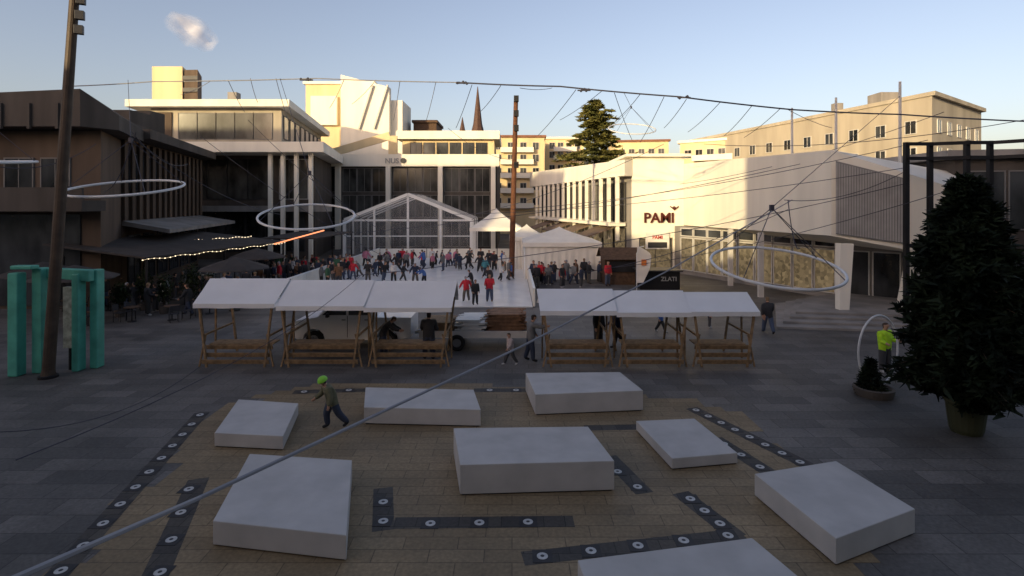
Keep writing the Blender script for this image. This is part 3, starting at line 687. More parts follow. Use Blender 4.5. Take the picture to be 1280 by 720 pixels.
for x in (-1.55,1.5):
    for y in (23.42,24.95):
        g=Geo(); g.wheel((x+TX,y,0.35),0.35,0.22); wh=T.part("wheel",g,'tyre',smooth=True)
        g=Geo(); g.wheel((x+TX,y,0.35),0.2,0.18); g.box((x+TX,y,0.35),(0.34,0.14,0.05)); g.box((x+TX,y,0.35),(0.05,0.14,0.34)); T.part("rim",g,'rim',parent=wh)
T=Thing("flatbed_trailer","low flatbed trailer with dark wheels carrying timber","trailer",(-1.7,24.0,0))
g=Geo(); g.b(-3.8,0.65,22.95,24.9,0.62,0.74); T.part("deck",g,'dwood'); g=Geo(); g.b(-3.8,0.65,22.88,22.95,0.52,0.8); g.b(-3.8,0.65,24.9,24.95,0.55,0.8); g.beam((-3.8,24,0.6),(-4.15,24,0.5),0.12,0.12); T.part("frame",g,'frame')
for y in (22.9,24.98):
    g=Geo(); g.wheel((-2.25,y,0.33),0.33,0.2); wh=T.part("wheel",g,'tyre',smooth=True); g=Geo(); g.wheel((-2.25,y,0.33),0.18,0.16); g.box((-2.25,y,0.33),(0.2,0.12,0.2)); T.part("rim",g,'rim',parent=wh)
rr=random.Random(3)
def planks(label,x0,x1,y0,y1,z0,n,matn,wd=0.16,skew=0.1):
    g=Geo(); z=z0
    for k in range(n):
        y=y0
        while y<y1:
            dx=rr.uniform(-skew,skew); g.box(((x0+x1)/2+dx,y,z+0.022),(x1-x0,wd,0.034),0,(1,rr.uniform(-0.05,0.05),0)); y+=wd+0.02
        z+=0.056
    single("timber_stack",label,"planks",g,matn,group="timber boards loaded on the trailer")
planks("stack of reddish brown boards on the trailer",-0.95,0.45,23.1,24.6,0.745,13,'wood2',skew=0.18)
planks("low pile of white and pale boards on the trailer",-2.2,-1.2,23.1,24.6,0.745,9,'letw',skew=0.2)
planks("long flat brown boards on the trailer deck",-3.7,-2.5,23.1,24.6,0.745,7,'wood',skew=0.1)

# ---------------------------------------------------------------- masts
b0=GP(60,472); t0=P(97,-60,19.4)
T=Thing("lighting_mast","tall brown steel lighting mast with floodlights, slightly leaning","lamp post",b0)
g=Geo(); g.tube([b0,b0.lerp(t0,0.02),b0.lerp(t0,0.5),t0],[0.24,0.19,0.175,0.14],14); T.part("pole",g,'pole',smooth=False)
g=Geo(); g.lathe(b0,[(0.3,0),(0.3,0.08),(0.26,0.1)],16); T.part("base_plate",g,'black')
for py in (3,22,40,-18):
    c=b0.lerp(t0,(472-py)/532); g=Geo(); g.beam(c,c+Vector((0.3,-0.1,0.05)),0.06,0.06); g.box(c+Vector((0.36,-0.16,0.02)),(0.26,0.2,0.3),1,(0.9,0.4,0),(0.2,0.1,1)); T.part("floodlight",g,['black','dframe'],bevel=0.01)
b1=Vector((-0.05,46,0)); t1=P(645,122,46)
T=Thing("lighting_mast","tall rusty brown mast behind the rink with lamp heads","lamp post",b1)
g=Geo(); g.tube([b1,b1.lerp(t1,0.5),t1],[0.24,0.21,0.18],12); T.part("pole",g,'rust')
for z in (14.6,13.4,12.2,9.2):
    g=Geo(); g.box((0.25+0.1,45.75,z),(0.4,0.3,0.5)); T.part("floodlight",g,'black',bevel=0.02)

# turquoise frames
T=Thing("turquoise_frame","tall turquoise painted portal frame structure","play frame",(-16.3,19.8,0))
for xa,xb,y,zt_ in ((-17.5,-17.15,19.4,3.6),(-17.0,-16.65,19.8,3.72),(-15.75,-15.5,20.0,3.5),(-15.4,-15.12,20.4,3.6)):
    g=Geo(); g.b(xa,xb,y,y+0.4,0,zt_); T.part("post",g,'turq',bevel=0.04)
g=Geo(); g.prism([(-16.95,20.0),(-15.2,20.1),(-15.2,20.4),(-16.95,20.3)],[3.4,3.2,3.2,3.4],[3.72,3.62,3.62,3.72]); T.part("lintel",g,'turq',bevel=0.03)
g=Geo(); g.b(-17.45,-16.7,19.45,19.8,3.72,3.85); T.part("lintel",g,'turq',bevel=0.03)
g=Geo(); g.b(-16.2,-15.85,20.2,20.4,0.8,3.0); T.part("display_panel",g,'paper'); g=Geo(); g.tube([(-16.0,20.3,0),(-16.0,20.3,0.8)],0.06,8); T.part("panel_leg",g,'black')

# ---------------------------------------------------------------- hanging rings
def ring(label,px,py,hw,hh,r,tz=0.0,th=0.05):
    Y=F*r/hw; c=P(px,py,Y); tilt=math.asin(min(0.9,hh/hw))
    T=Thing("hanging_ring_light",label,"ring light",c,group="large white ring lights hung over the square")
    Mx=Matrix.Rotation(tz,3,'Y')@Matrix.Rotation(tilt,3,'X')
    pts=[Mx@Vector((r*math.cos(a),r*math.sin(a),0)) for a in [2*math.pi*k/56 for k in range(56)]]
    g=Geo(); g.tube(pts,th,8,closed=True); T.part("ring",g,'ring',local=True,smooth=True)
    top=Vector((0,0.3,r*0.95))
    for k in (4,20,34,50):
        g=Geo(); g.tube([pts[k],top],0.014,5); T.part("hanger_wire",g,'dcable',local=True)
    g=Geo(); g.box(top,(0.12,0.12,0.2)); T.part("hanger_plate",g,'dcable',local=True)
    return c+top
r1=ring("large white ring lamp hanging level on thin wires",157,235,64,12,2.0,0.0)
r2=ring("large white ring lamp hanging tilted on thin wires",384,270,57,14,2.0,0.06)
r3=ring("large white ring lamp hanging low by the shop",970,333,77,18,2.0,0.02,0.048)
r4=ring("distant white ring lamp above the roofs",790,161,29,10,2.0,0.0)
r5=ring("white ring lamp hanging over the dark building",-34,203,62,6,2.0,0.0)
# ---------------------------------------------------------------- cables
def cable(label,pts,r,matn='dcable',sag=0.0,n=24,group="overhead suspension cables",name="overhead_cable"):
    P3=[Vector(p) for p in pts]; out=[]
    for s in range(len(P3)-1):
        for i in range(n):
            t=i/n; q=P3[s].lerp(P3[s+1],t); q.z-=sag*4*t*(1-t); out.append(q)
    out.append(P3[-1]); g=Geo(); g.tube(out,r,6)
    single(name,label,"cable",g,matn,loc=out[0],group=group)
cable("thick grey cable sagging low across the plaza",[P(-40,748,3.6),P(250,622,6.2),P(450,528,8.5),P(650,434,12.5),P(830,341,19),P(990,250,30)],0.026,'cable',0.0)
main=[P(80,108,30),P(190,102,30),P(395,98,30),P(572,103,30),P(700,108,30),P(850,121,30),P(990,137,30),P(1125,143,31),P(1290,152,31)]
cable("long dark span cable strung high over the square",main[3:],0.04,'dcable',0.03,8)
cable("long pale span cable strung high over the square",main[:4],0.028,'cable',0.03,8)
for px,py in ((383,100),(578,104),(730,113),(855,122)):
    c=P(px,py,30); g=Geo()
    for k in range(7): g.ball(c+Vector((rr.uniform(-.3,.3),0,rr.uniform(-.04,.08))),0.07,0,6,5)
    g.beam(c-Vector((0.35,0,0)),c+Vector((0.35,0,0)),0.08,0.06)
    single("cable_clamp","small dark clamp cluster on the span cable","cable clamp",g,'dcable',group="clamps on the span cable")
def wire(a,Ya,b,Yb,sag=0.3,r=0.012,m='dcable'):
    cable("thin wire strung over the square",[P(a[0],a[1],Ya),P(b[0],b[1],Yb)],r,m,sag,14)
for (x0_,y0_,x1_,y1_) in ((285,100,306,140),(313,98,322,128),(345,98,360,150),(262,102,226,118),(430,100,412,135),(470,100,440,130),(500,101,492,150),(545,102,533,150),(590,106,570,160),(626,107,600,140),(650,110,690,110),(720,112,672,170),(752,114,700,150),(768,116,790,175),(800,118,770,150),(830,121,800,178),(858,124,830,160),(900,128,860,165),(940,132,905,170),(975,136,930,172),(985,137,1040,160)):
    wire((x0_,y0_),30,(x1_,y1_),38,0.1,0.017,'dcable' if x0_>560 else 'cable')
long=[((1280,150),24,(880,180),34),((1180,140),28,(850,230),42),((1160,175),27,(640,262),40),((1130,210),28,(560,268),42),((1130,230),28,(440,345),26),((1180,240),26,(760,335),40),((830,180),34,(590,268),45),((1000,205),30,(430,292),34),((985,262),29,(700,345),30),((170,165),21,(130,240),24),((165,165),21,(235,205),28),((160,168),21,(350,268),30),((0,540),12,(250,458),19),((20,575),9,(450,345),22),((-20,205),20,(120,180),24),((250,170),30,(500,330),42),((310,150),34,(480,290),42),((560,160),45,(640,200),46),((985,250),18,(1000,310),17),((1130,215),28,(980,250),30)]
for a,Ya,b,Yb in long: wire(a,Ya,b,Yb,0.5,0.016 if Ya>16 else 0.010)
for a,ra in ((r1,(160,100)),(r2,(350,98)),(r3,(1125,120)),(r4,(780,116))):
    cable("thin hanger wire from the span cable to a ring lamp",[a,P(ra[0],ra[1],30)],0.013,'dcable',0.0,6)

# ---------------------------------------------------------------- trees
def needle_tree(T,base,h,rad,prof,nb,per,leaf,matn,droop=0.25,seed=1,z0=0.1,lay=None,wf=0.28,rv=(0.62,1.1)):
    r_=random.Random(seed); g=Geo(); tr=Geo()
    b=Vector(base); tr.tube([b,b+Vector((0,0,h*0.5)),b+Vector((0,0,h*0.98))],[min(0.4,rad*0.07+0.04),min(0.25,rad*0.045+0.02),0.02],8)
    lr={}
    for i in range(nb):
        t=z0+(1-z0)*(i/nb)**0.9
        if lay:
            k_=round(t*lay); lr.setdefault(k_,r_.uniform(0.7,1.2)); t=k_/lay+r_.uniform(-0.012,0.012)
        t=max(0.03,min(t,0.985))
        a=r_.uniform(0,2*math.pi); z=h*t
        L=rad*prof(t)*r_.uniform(*(rv if not lay else (0.5,1.15)))*(lr[k_] if lay else 1+0.22*noise.noise(Vector((math.cos(a)*1.3,math.sin(a)*1.3,t*5+seed))))
        d=Vector((math.cos(a),math.sin(a),0)); st=b+Vector((0,0,z)); up=r_.uniform(-0.1,0.5) if lay else 0.1
        end=st+d*L+Vector((0,0,-droop*L+up*L*0.5))
        tr.tube([st,st.lerp(end,0.5)+Vector((0,0,0.06*L)),end],[0.012+0.012*L,0.012,0.005],4)
        for k in range(per):
            f=(k+r_.random())/per
            f=f**0.7; c=st.lerp(end,f)+Vector((0,0,0.06*L*math.sin(math.pi*f)))
            side=Vector((-d.y,d.x,0)); w=L*wf*(1-f*0.6)
            c=c+side*r_.uniform(-w,w)+Vector((0,0,r_.uniform(-0.5,0.35)*leaf*(0.5 if lay else 1)))
            for q in range(3):
                o=Vector((r_.uniform(-1,1),r_.uniform(-1,1),r_.uniform(-0.6,0.6)*(0.4 if lay else 1))).normalized()
                o=(o+d*0.5).normalized(); s=o.cross(Vector((r_.uniform(-1,1),r_.uniform(-1,1),r_.uniform(-1,1)))).normalized()
                l=leaf*r_.uniform(0.6,1.3)
                g.add([c-s*l*0.22,c+o*l-s*l*0.04,c+o*l+s*l*0.04,c+s*l*0.22],[(0,1,2,3)])
    T.part("trunk",tr,'bark'); T.part("crown",g,matn)
bp=GP(1208,540)
T=Thing("christmas_tree","tall dark spruce in a large pot, undecorated","christmas tree",bp)
needle_tree(T,bp+Vector((0,0,0.55)),6.1,1.5,lambda t:(min(1,(t-0.02)*6)*(1-t**2.2)**0.85*1.0+0.08),560,30,0.26,'spruce',0.25,5,0.06,rv=(0.5,1.15))
g=Geo(); g.lathe(bp,[(0.34,0),(0.38,0.1),(0.46,0.75),(0.5,0.8),(0.5,0.88),(0.44,0.88),(0.42,0.8)],20); T.part("pot",g,'pot',smooth=False)
c=Vector((12.8,86,0))
T=Thing("cedar_tree","broad sunlit cedar with tiered branches behind the shops","tree",c)
needle_tree(T,c,21.9,10.8,lambda t:(1-t)**0.7+0.02 if t>0.45 else 0.6,150,38,0.6,'cedar',0.08,12,0.45,lay=22,wf=0.28)
def shrub(px,py,h,w,label,cat="shrub",name="potted_shrub",seed=2):
    p=GP(px,py); T=Thing(name,label,cat,p,group="potted shrubs around the cafe terrace")
    r_=random.Random(seed); g=Geo(); tr=Geo(); tr.tube([p+Vector((0,0,0.3)),p+Vector((0,0,h*0.8))],[0.04,0.02],6)
    for i in range(700):
        o=Vector((r_.gauss(0,1),r_.gauss(0,1),r_.gauss(0,1))).normalized()*r_.random()**0.4
        q=0.75+0.5*noise.noise(o*2+Vector((seed,0,0)))
        cc=p+Vector((o.x*w/2*q,o.y*w/2*q,0.4+(h-0.4)*0.5*(1+o.z*q)))
        s=Vector((r_.uniform(-1,1),r_.uniform(-1,1),r_.uniform(-1,1))).normalized(); u=s.cross(Vector((0,0.3,1))).normalized(); l=0.09
        g.add([cc-s*l,cc-u*l*0.5,cc+s*l,cc+u*l*0.5],[(0,1,2,3)])
    T.part("trunk",tr,'bark'); T.part("foliage",g,'bush'); g=Geo(); g.lathe(p,[(0.2,0),(0.28,0.42),(0.3,0.45)],14); T.part("pot",g,'dconc')
for i,(px,py,h,w) in enumerate(((205,392,2.4,1.2),(240,385,2.8,1.3),(150,396,2.0,1.1),(262,378,2.0,1.2),(180,388,2.6,1.0))): shrub(px,py,h,w,"leafy dark shrub in a round planter on the terrace",seed=i+3)
p=GP(1092,494)
T=Thing("round_planter","low round dark stone planter with a small fir","planter",p)
g=Geo(); g.lathe(p,[(0.52,0),(0.56,0.12),(0.58,0.25),(0.5,0.27),(0.46,0.2)],26); T.part("bowl",g,'dconc')
needle_tree(T,p+Vector((-0.1,0,0.15)),0.95,0.45,lambda t:(1-t)**0.8+0.05,110,10,0.14,'spruce',0.2,4,0.08)
p=GP(1098,484)
T=Thing("standing_ring","large white ring lamp standing upright on the paving","ring light",p)
g=Geo(); c=p+Vector((0,0,1.2)); g.tube([c+Vector((0.84*math.cos(a),0.3*math.cos(a),1.15*math.sin(a))) for a in [2*math.pi*k/48 for k in range(48)]],0.035,8,closed=True); T.part("ring",g,'ring',smooth=True); g=Geo(); g.box(p+Vector((0,0,0.025)),(0.5,0.3,0.05)); T.part("base",g,'dframe')

# ---------------------------------------------------------------- cafe terrace left
T=Thing("terrace_canopy","long dark flat terrace canopy hung with warm string lights","canopy",(-19,38,0))
g=Geo(); g.prism([(-26,31),(-20,30.5),(-17.8,44),(-25,45)],[3.7,3.0,3.0,3.7],[3.8,3.1,3.1,3.8]); T.part("roof",g,'dawn')
g=Geo(); g.prism([(-20,44.5),(-15.6,44.5),(-15.6,55),(-21,55)],3.2,3.3); T.part("roof",g,'dawn')
for x,y in ((-20.1,30.8),(-19,37),(-17.9,43.8),(-25,31.2),(-15.7,44.6),(-15.7,49),(-15.7,54.8)):
    g=Geo(); g.b(x-0.05,x+0.05,y-0.05,y+0.05,0,3.1); T.part("post",g,'black')
for A_,B_,nb_ in (((-20.05,30.4,2.95),(-17.85,44,2.95),36),((-23.5,36,3.45),(-20.5,44,3.45),30)):
    g=Geo(); A_=Vector(A_); B_=Vector(B_); pp=[]; rs=[]; dd=(B_-A_).normalized()
    for i in range(nb_):
        q=A_.lerp(B_,i/(nb_-1))+Vector((0,0,0.04*math.sin(i*1.1)))
        for o,r_ in ((-0.05,0.003),(-0.03,0.024),(0.0,0.032),(0.03,0.024),(0.05,0.003)): pp.append(q+dd*o); rs.append(r_)
    g.tube(pp,rs,6); T.part("light_string",g,'bulb')
a=P(343,305,42); b=P(405,288,46); g=Geo(); g.tube([a,b],0.05,6); T.part("light_tube",g,'neon')
def umbrella(x,y,label):
    T=Thing("cafe_umbrella",label,"umbrella",(x,y,0),group="dark cafe umbrellas on the terrace")
    g=Geo(); g.lathe((x,y,0),[(1.9,2.35),(1.85,2.42),(0.9,2.75),(0.05,3.0)],8); T.part("canopy",g,'dawn'); g=Geo(); g.tube([(x,y,0),(x,y,2.95)],0.035,8); g.lathe((x,y,0),[(0.3,0),(0.28,0.08)],10); T.part("pole",g,'black')
umbrella(-15.6,31.5,"dark closed-weave cafe umbrella on the terrace"); umbrella(-21.5,27.5,"dark cafe umbrella beside the dark building"); umbrella(-24.3,29,"dark cafe umbrella beside the dark building"); umbrella(-17.3,38,"dark cafe umbrella beside the rink")
T=Thing("cafe_table","small round dark cafe table on the terrace","table",(0,0,0),group="cafe tables on the terrace")
g=Geo(); g.lathe((0,0,0),[(0.36,0.72),(0.37,0.74),(0.36,0.76)],18); T.part("table_top",g,'dwood',local=True); g=Geo(); g.tube([(0,0,0.03),(0,0,0.72)],0.03,8); g.lathe((0,0,0),[(0.22,0),(0.2,0.03)],12); T.part("table_leg",g,'black',local=True); tbl=T.e
T=Thing("cafe_chair","dark metal cafe chair on the terrace","chair",(0,0,0),group="cafe chairs on the terrace")
g=Geo(); g.b(-0.22,0.22,-0.22,0.22,0.43,0.46); T.part("seat",g,'dframe',local=True,bevel=0.01); g=Geo(); g.box((0,0.23,0.72),(0.42,0.03,0.3),0,(1,0,0),(0,0.15,1)); g.b(-0.2,-0.17,0.2,0.23,0.46,0.7); g.b(0.17,0.2,0.2,0.23,0.46,0.7); T.part("backrest",g,'dframe',local=True)
for x in (-0.19,0.19):
    for y in (-0.19,0.19):
        g=Geo(); g.tube([(x,y,0),(x,y,0.43)],0.014,6); T.part("leg",g,'black',local=True)
chr_=T.e; first=True
for i,(px,py) in enumerate(((85,392),(135,388),(165,402),(215,400),(120,408),(232,380),(262,392),(295,372),(190,378),(320,362))):
    p=GP(px,py)
    if i==0: tbl.location=p
    else: copy_thing(tbl,p)
    for k in range(2):
        a=rr.uniform(0,6.28)+k*3.1; q=p+Vector((math.sin(a)*0.65,math.cos(a)*0.65,0)); 
        if first: chr_.location=q; first=False
        else: copy_thing(chr_,q,-a)
T=Thing("metal_railing","low galvanised metal railing beside the rink entrance","railing",(-20,44,0))
g=Geo()
pr=[GP(250,352),GP(300,345),GP(345,352)]
for s in range(2):
    for z in (0.5,1.0): g.beam(pr[s]+Vector((0,0,z)),pr[s+1]+Vector((0,0,z)),0.05,0.05)
    for i in range(7):
        q=pr[s].lerp(pr[s+1],i/6); g.beam(q,q+Vector((0,0,1.02)),0.05,0.05)
T.part("rail",g,'alu')

# ================================================================ PEOPLE
def person_mesh(name,lean=0,legs=((5,5),(-5,5)),arms=((0,8,15),(0,8,15)),abd=4,wide=1.18):
    V=[];E=[];RR=[];lab=[]
    def add(p,r,par,l):
        V.append(Vector(p)); RR.append(r if isinstance(r,tuple) else (r,r)); lab.append(l)
        if par is not None: E.append((par,len(V)-1))
        return len(V)-1
    Ln=math.radians(lean); up=Vector((0,-math.sin(Ln),math.cos(Ln))); fw=Vector((0,-math.cos(Ln),-math.sin(Ln))); X=Vector((1,0,0))
    pel=Vector((0,0,0.93)); U=lambda x,f,z: pel+X*x+fw*f+up*z
    i0=add(pel,(0.18*wide,0.145*wide),None,'leg'); i1=add(U(0,0,0.2),(0.18*wide,0.15*wide),i0,'top'); i2=add(U(0,0.0,0.4),(0.19*wide,0.15*wide),i1,'top')
    i3=add(U(0,0.0,0.52),0.09,i2,'top'); i4=add(U(0,0.02,0.6),0.06,i3,'skin'); i5=add(U(0,0.03,0.68),(0.1,0.11),i4,'head'); i6=add(U(0,0.02,0.76),(0.11,0.12),i5,'head'); i7=add(U(0,0.0,0.82),0.07,i6,'head')
    headc=U(0,0.02,0.72)
    add(U(0,0.135,0.70),0.014,i5,'skin')
    for s,(sw,ab,bd) in zip((-1,1),arms):
        S=U(s*0.17*wide,0,0.46); a=math.radians(sw); b=math.radians(ab); c=math.radians(sw+bd)
        d1=Vector((s*math.sin(b),-math.sin(a)*math.cos(b),-math.cos(a)*math.cos(b))); d2=Vector((s*math.sin(b)*0.6,-math.sin(c),-math.cos(c))).normalized()
        j=add(S,0.09*wide,i2,'top'); k=add(S+d1*0.28,0.072*wide,j,'top'); l=add(S+d1*0.28+d2*0.22,0.058*wide,k,'top'); w=add(S+d1*0.28+d2*0.25,0.034,l,'skin')
        hb=S+d1*0.28+d2*0.30; h=add(hb,(0.042,0.028),w,'skin'); ac=d2.cross(X).normalized(); 
        for q in range(4):
            fb=hb+ac*(q-1.5)*0.021+d2*0.035; x=add(fb,0.0095,h,'skin'); y=add(fb+d2*0.03,0.009,x,'skin'); add(fb+d2*(0.045-0.006*abs(q-1.5))-X*s*0.015,0.008,y,'skin')
        x=add(hb-d2*0.02-ac*0.04,0.011,h,'skin'); add(hb+d2*0.02-ac*0.06,0.009,x,'skin')
    for s,(sw,bd) in zip((-1,1),legs):
        a=math.radians(sw); c=math.radians(sw-bd); b=math.radians(abd)
        hp=pel+Vector((s*0.1,0,-0.06)); d1=Vector((s*math.sin(b),-math.sin(a),-math.cos(a))).normalized(); d2=Vector((s*math.sin(b),-math.sin(c),-math.cos(c))).normalized()
        j=add(hp,0.115*wide,i0,'leg'); k=add(hp+d1*0.41,0.092*wide,j,'leg'); l=add(hp+d1*0.41+d2*0.36,0.075*wide,k,'leg')
        f=Vector((0,-math.cos(c*0.6),math.sin(c*0.6))); an=hp+d1*0.41+d2*0.42
        m=add(an,0.062,l,'shoe'); add(an+f*0.18-Vector((0,0,0.03)),0.048,m,'shoe')
    mn=min(v.z for v in V)-0.05
    V=[v-Vector((0,0,mn)) for v in V]; headc=headc-Vector((0,0,mn))
    me=bpy.data.meshes.new(name); me.from_pydata(V,E,[]); ob=bpy.data.objects.new(name,me); COL.objects.link(ob)
    md=ob.modifiers.new("s",'SKIN'); 
    for i,sv in enumerate(me.skin_vertices[0].data): sv.radius=RR[i]; sv.use_root=(i==0)
    md.use_smooth_shade=True
    sb=ob.modifiers.new("d",'SUBSURF'); sb.levels=1; sb.render_levels=1
    dg=bpy.context.evaluated_depsgraph_get(); out=bpy.data.meshes.new_from_object(ob.evaluated_get(dg)); bpy.data.objects.remove(ob)
    out.materials.clear()
    for mm in ('jacket','trousers','skin','hair','shoe'): out.materials.append(M[mm])
    kd=kdtree.KDTree(len(E)*5); ls=[]
    for a,b in E:
        for q in range(5):
            kd.insert(V[a].lerp(V[b],(q+0.5)/5),len(ls)); ls.append(lab[b] if q>1 or lab[a]==lab[b] else lab[a])
    kd.balance(); ix={'top':0,'leg':1,'skin':2,'shoe':4}
    for p in out.polygons:
        c=p.center; _,i,_=kd.find(c); l=ls[i]
        if l=='head' or (l=='skin' and (c-headc).length<0.13):
            r=c-headc; p.material_index=3 if (r.dot(up)>0.05 or r.dot(fw)<0.0) else 2
        else: p.material_index=ix.get(l,0)
        if l=='leg' and c.z>pel.z-mn-0.12: p.material_index=0
        p.use_smooth=True
    return out,headc,up,fw
poses={}
poses['stand']=person_mesh("p_stand",2,((4,6),(-3,3)),((5,8,20),(-4,8,25)))
poses['stand2']=person_mesh("p_stand2",0,((0,2),(3,6)),((10,10,70),(15,10,80)),wide=1.28)
poses['walk']=person_mesh("p_walk",5,((24,8),(-16,18)),((-22,8,15),(24,8,25)))
poses['walk2']=person_mesh("p_walk2",6,((-18,22),(20,6)),((22,6,35),(-20,8,20)))
poses['skate']=person_mesh("p_skate",20,((28,38),(-20,22)),((30,26,25),(-25,26,15)),abd=8)
poses['skate2']=person_mesh("p_skate2",15,((20,30),(10,26)),((10,35,15),(15,30,10)),abd=8)
poses['bend']=person_mesh("p_bend",38,((22,20),(2,14)),((55,8,20),(45,8,20)))
poses['reach']=person_mesh("p_reach",8,((8,6),(-8,8)),((75,12,20),(10,10,30)))
poses['kid']=person_mesh("p_kid",24,((26,34),(-22,20)),((20,14,35),(-10,14,25)),abd=5,wide=1.35)
def person(px,py,pose,col,face=0,h=1.72,label="person in dark winter clothes standing on the plaza",z=0,group=None,pos=None):
    p=GP(px,py,z) if pos is None else Vector(pos); ob=bpy.data.objects.new("person",poses[pose][0]); COL.objects.link(ob); ob.location=p
    s=h/1.80; ob.scale=(s,s,s); ob.rotation_euler=(0,0,math.radians(face)); ob.color=(*col,1); tag(ob,label,"person",group); return ob
K=(0.03,0.03,0.035); NV=(0.03,0.045,0.09); RD=(0.7,0.03,0.05); WH=(0.75,0.75,0.75); BL=(0.08,0.18,0.5); GR=(0.2,0.2,0.2); PK=(0.7,0.25,0.35); GN=(0.06,0.16,0.08); BR=(0.2,0.1,0.05); TL=(0.1,0.35,0.4)
CN={K:"black",NV:"navy",RD:"red",WH:"white",BL:"blue",GR:"grey",PK:"pink",GN:"green",BR:"brown",TL:"teal"}
sk=[(583,377,'skate2',RD,200),(594,381,'stand',K,20),(612,377,'stand2',RD,0),(626,352,'skate',WH,60),(480,352,'skate',K,40),(492,353,'stand',WH,0),(504,352,'walk',K,90),(519,355,'skate2',NV,10),(531,356,'bend',BL,-60),(460,352,'stand2',K,0),(469,346,'walk',NV,70),(449,347,'skate',GR,-70),(437,340,'stand',WH,20),(428,350,'stand',K,50),(417,350,'walk2',BR,0),(441,350,'skate2',RD,180),(572,336,'stand',NV,0),(586,335,'skate',K,80),(600,341,'skate2',K,0),(606,345,'walk',TL,40),(618,339,'stand',K,0),(528,333,'skate',RD,-80),(540,333,'stand',WH,0),(515,331,'skate2',K,60),(508,335,'stand2',GR,0),(552,331,'walk',K,90),(498,333,'stand',NV,30),(486,332,'skate',PK,-40),(475,336,'stand',K,0),(462,333,'walk',WH,-90),(612,362,'skate2',K,-30),(560,334,'skate',PK,20),(636,350,'stand',GR,70),(590,362,'skate',K,-100)]
for px,py,po,c,f in sk: person(px,py,po,c,f,1.45+R.random()*0.35,"ice skater in a %s jacket on the rink"%CN[c],z=0.06,group="ice skaters on the rink")
for i in range(26):
    px=460+i*7.2+R.uniform(-4,4); py=331+abs(R.gauss(0,7)); c=R.choice([K,NV,K,WH,RD,GR,PK,K,BL]); person(px,py,R.choice(['skate','stand','skate2','walk','stand2']),c,R.uniform(0,360),1.4+R.random()*0.4,"ice skater in a %s jacket on the rink"%CN[c],z=0.06,group="ice skaters on the rink")
def crowd(n,xa,xb,ya,yb,label,grp,cols):
    for i in range(n):
        px=xa+(xb-xa)*i/n+R.uniform(-4,4); py=R.uniform(ya,yb); c=R.choice(cols); person(px,py,R.choice(['stand','stand2','walk','stand']),c,R.uniform(0,360),1.55+R.random()*0.3,label%CN[c],group=grp)
crowd(46,322,440,338,360,"spectator in a %s coat beside the rink","spectators beside the rink",[K,K,K,NV,GR,BR,WH,K,GN,RD])
crowd(38,664,775,344,361,"person in a %s coat near the wooden huts","people near the wooden huts",[K,K,K,NV,GR,BR,K,RD,NV])
crowd(26,62,330,368,396,"person in a %s coat on the cafe terrace","people on the cafe terrace",[K,K,NV,GR,BR,WH,K,RD])
person(536,450,'stand2',K,180,1.85,"person in a long black coat standing behind a stall")
person(663,452,'reach',GR,100,1.8,"person in grey clothes reaching toward the timber stack")
person(638,457,'walk',(0.55,0.45,0.42),-60,1.25,"child in a pale jacket walking by the stalls")
person(748,437,'stand',K,30,1.75,"person in black standing behind a market stall")
person(772,434,'walk2',NV,-80,1.7,"person in navy walking behind the stalls")
person(960,417,'walk2',K,170,1.75,"person in black walking toward the shop")
person(887,410,'stand',NV,60,1.2,"child in navy jacket standing by the steps")
person(826,416,'walk',BL,80,1.3,"child in blue walking behind the stalls")
person(478,446,'bend',K,90,1.75,"person in black bending at the trailer")
person(130,380,'stand',PK,0,1.6,"person in a pink jacket by the turquoise frame")
kid=person(416,536,'kid',(0.16,0.155,0.09),-60,1.5,"child in olive jacket and lime green helmet striding")
m_,hc,up_,fw_=poses['kid']
g=Geo(); n=8; seg=16; vs=[]
for i in range(n+1):
    ph=math.pi*0.58*i/n
    for k in range(seg):
        t=2*math.pi*k/seg; vs.append(Vector((math.sin(ph)*math.cos(t)*0.135,math.sin(ph)*math.sin(t)*0.165,math.cos(ph)*0.14+0.02)))
g.add([hc+Vector((v.x,0,0))+up_*v.z+fw_*v.y for v in vs],[(i*seg+k,(i+1)*seg+k,(i+1)*seg+(k+1)%seg,i*seg+(k+1)%seg) for i in range(n) for k in range(seg)])
he=mesh_obj("helmet",g,['helmet'],smooth=True,parent=kid)
g=Geo()
for s in (-1,1): g.tube([hc+Vector((s*0.11,0,0)),hc+Vector((s*0.07,0,0))-up_*0.12+fw_*0.05,hc-up_*0.14+fw_*0.06],0.008,5)
mesh_obj("helmet_strap",g,['dframe'],parent=kid)
for s in (-1,1):
    g=Geo(); g.ball(hc+Vector((s*0.038,0,0))+fw_*0.105,0.012,0,6,5); mesh_obj("eye",g,['dframe'],parent=kid)
person(1106,466,'stand2',(0.6,1.0,0.03),20,1.8,"person in a bright hi-vis yellow jacket by the planter")

# ================================================================ unseen buildings added behind the viewer, heights shaped to shade the square
for (x0_,x1_,h_) in ((-150,-66,30.5),(-65.9,-42,18.0),(-41.9,-25.1,14.2),(-25.0,60,24.5)):
    flats("unseen_shade_building","plain unseen building added behind the camera to shade the square",[(x1_,-16),(x0_,-16),(x0_,-30),(x1_,-30)],h_,'greyw',[4,8],[(0,6)],'conc')

